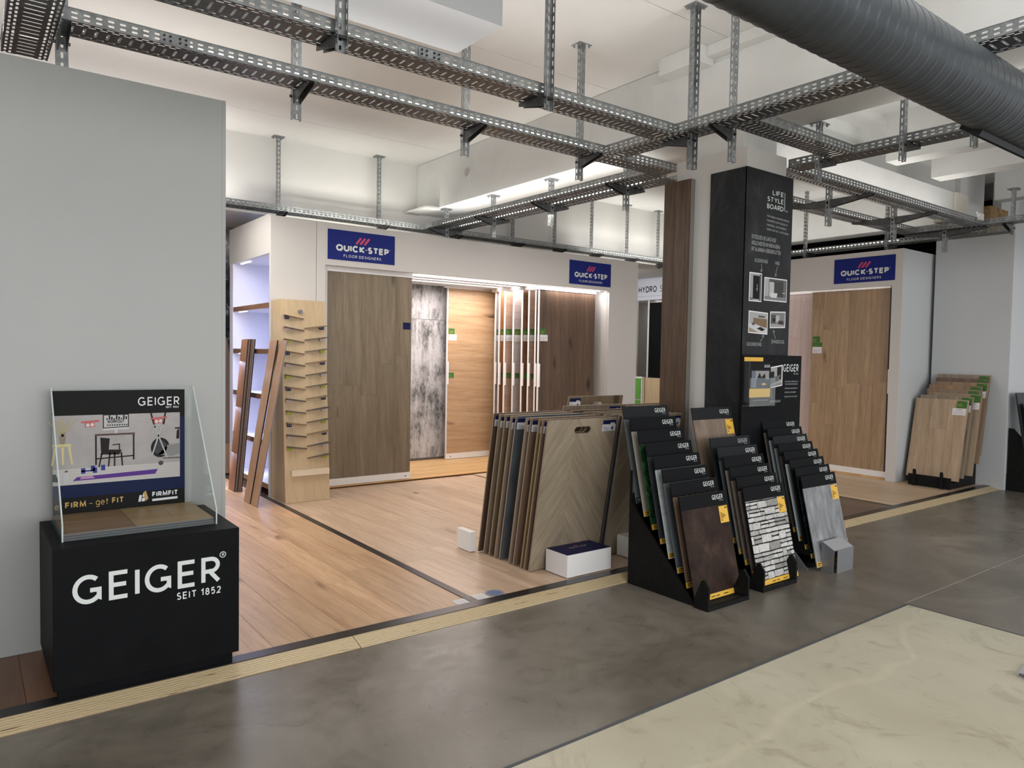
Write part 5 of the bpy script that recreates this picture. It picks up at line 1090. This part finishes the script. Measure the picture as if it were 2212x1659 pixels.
text('lettering', 'get', s0+Vector((.305*WP, -.001, .050*HP)), EX, EZ, .034, GOLD, ps_, width=.055, t=.10); text('lettering', 'FIT', s0+Vector((.425*WP, -.001, .052*HP)), EX, EZ, .030, GOLD, ps_, width=.052, t=.22, gap=.2); text('lettering', 'e', s0+Vector((.012*WP, -.001, .040*HP)), EX, EZ, .034, GOLD, ps_, width=.017, t=.10)
text('lettering', 'FIRMFIT', s0+Vector((.735*WP, -.001, .075*HP)), EX, EZ, .026, LW, ps_, width=.122, t=.24, gap=.14); pp([(.735, .038), (.94, .042), (.94, .062), (.735, .058)], LW, 3)
pp([(.625, .045), (.645, .045), (.655, .10), (.635, .10)], LW, 3); pp([(.650, .045), (.675, .045), (.680, .075), (.656, .075)], LW, 3); pp([(.658, .082), (.680, .082), (.682, .115), (.664, .115)], LW, 3); pp([(.682, .045), (.705, .065), (.685, .135), (.665, .12)], GOLD, 4)

# ================================================================ RIGHT SIDE: board rack at the wall block
rk = thing('board_rack', 'low black rack carrying the oak board samples at the wall block', 'rack', (9.04, 3.58, .0305))
box('front_panel', 9.04, 9.058, 3.59, 4.06, .036, .165, BLACKM, rk)
for y in (3.68, 3.98): mb = MB().prism([(9.00, .036), (9.04, .036), (9.04, .20), (9.02, .23), (9.00, .22)], 'y', y-.012, y+.012); mb.out('cheek', BLACKM, rk)
mb = MB().prism([(9.058, .036), (9.76, .036), (9.76, .62), (9.70, .62), (9.20, .10), (9.058, .10)], 'y', 3.60, 3.62); mb.out('side_panel', BLACKM, rk); mb = MB().prism([(9.058, .036), (9.76, .036), (9.76, .62), (9.70, .62), (9.20, .10), (9.058, .10)], 'y', 3.96, 3.98); mb.out('side_panel', BLACKM, rk)
SB = [wood('sample_oak_%d' % i, a, b, 'Z', .5, .18, .7) for i, (a, b) in enumerate((((.36, .25, .15), (.54, .40, .265)), ((.26, .20, .14), (.36, .29, .22)), ((.27, .19, .12), (.37, .28, .19)), ((.22, .14, .085), (.33, .23, .15)), ((.24, .14, .07), (.36, .23, .13)), ((.27, .17, .10), (.37, .26, .17)), ((.14, .085, .055), (.22, .14, .095)), ((.24, .175, .125), (.34, .265, .20))))]
RL = [(9.20, 4.160, 1.058), (9.25, 4.130, 1.096), (9.30, 4.058, 1.131), (9.35, 4.10, 1.174), (9.40, 4.10, 1.224), (9.45, 4.052, 1.262), (9.50, 4.066, 1.308), (9.55, 4.07, 1.352)]
RN = ['pale natural oak', 'greyish oak', 'sand coloured oak', 'grained brown-oak', 'honey brown oak', 'light brown oak', 'dark brown oak', 'grey-beige oak']
for i, (x, y, zt2) in enumerate(RL):
    ln = .963; lean = math.atan2(.2, .945)
    t = thing('oak_sample', '%s plank-look board, %s of the eight at the wall block' % (RN[i], ['front one', 'second', 'third', 'fourth', 'fifth', 'sixth', 'seventh', 'last one'][i]), 'sample board', (x, y, zt2-.942), (0, 0, 0), group='oak board samples at the wall block')
    t.rotation_euler = Matrix(((0, math.sin(lean)*0, 0), (0, 0, 0), (0, 0, 0))).to_euler() if False else (Matrix.Rotation(lean, 3, 'Y') @ Matrix.Rotation(-math.pi/2, 3, 'Z')).to_euler(); WL[t] = None
    W3 = .592; c = box('board', 0, W3, .002, .011, 0, ln, EDGE, t)
    for a, b, u, v in ((0, .195, 0, ln), (.1965, .38, 0, ln*.62), (.1965, .38, ln*.621, ln), (.3815, W3, 0, ln)): box('plank', a, b, 0, .002, u, v, SB[i], c)
    s = box('sticker', W3-.125, W3-.015, -.001, 0, ln-.098, ln-.012, GREEN, t); mb = MB(); [mb.box(W3-.115, W3-.07+.006*q, -.0014, -.001, ln-.05-.009*q, ln-.047-.009*q) for q in range(4)]; mb.box(W3-.05, W3-.02, -.0014, -.001, ln-.022, ln-.019); mb.out('fine_print', LIME, s)
    s = box('sticker', W3-.165, W3-.018, -.001, 0, ln-.182, ln-.102, PAPER, t); mb = MB(); [mb.box(W3-.155, W3-.035-.01*(q % 2), -.0014, -.001, ln-.143-.008*q, ln-.141-.008*q) for q in range(4)]; mb.box(W3-.12, W3-.06, -.0014, -.001, ln-.124, ln-.114); mb.out('fine_print', LETG, s)
# black stand at the frame edge
st = thing('sample_stand', 'black stand against the wall block at the very edge of the picture', 'stand', (9.84, 2.85, 0)); mb = MB().prism([(2.80, 0), (3.30, 0), (3.30, .735), (3.25, .735), (2.80, .20)], 'x', 9.84, 9.86); mb.out('side_panel', BLACKM, st); box('body', 9.86, 10.6, 2.83, 3.28, 0, .2, BLACKM, st)
for i, (kd, lb) in enumerate((('petrol', 'dark glossy tile sample farthest back on the edge stand'), ('bmarble', 'black marble tile sample in the middle of the edge stand'), ('taupeg', 'dark tile sample with a white tag, front one on the edge stand'))):
    t = thing('tile_sample', lb, 'sample board', (9.80+.05*i, 3.12-.06*i, .50-.12*i), (-.16, 0, 0)); box('tile', 0, .42, 0, .012, 0, .665, mat_board(kd), t)
    if i == 2: box('sticker', .05, .16, -.001, 0, .54, .64, PAPER, t)
    if i < 2: box('sticker', .05, .13, -.001, 0, .56, .63, C(.05), t)
t = thing('base_plate', 'corner of a pale grey metal base plate on the light floor', 'stand base', (4.0, 1.23, .003)); mb = MB().prism([(4.02, 1.27), (3.985, 1.20), (4.10, 1.0), (4.30, 1.05), (4.22, 1.30)], 'z', .003, .010); mb.out('plate', plain('pale_steel', (.50, .50, .50), .4, .3), t); mb = MB().prism([(4.015, 1.26), (3.99, 1.20), (4.09, 1.02), (4.12, 1.06)], 'z', .010, .022); mb.out('rim', plain('dark_steel', (.14, .15, .16), .4, .4), t)
# power boxes on the trays near the wall block
t = thing('junction_box', 'small white junction box on the tray above the wall block', 'box', (8.86, 3.28, 3.06)); box('case', 8.70, 8.80, 3.27, 3.305, 3.03, 3.10, WHITE, t, .003); box('cable_loop', 8.64, 8.70, 3.28, 3.29, 3.09, 3.105, WHITE, t)
t = thing('junction_box', 'long grey connector box on the tray end above the wall block', 'box', (8.86, 2.75, 3.06)); box('case', 8.852, 8.867, 2.68, 2.90, 3.04, 3.08, WHITE, t, .003)
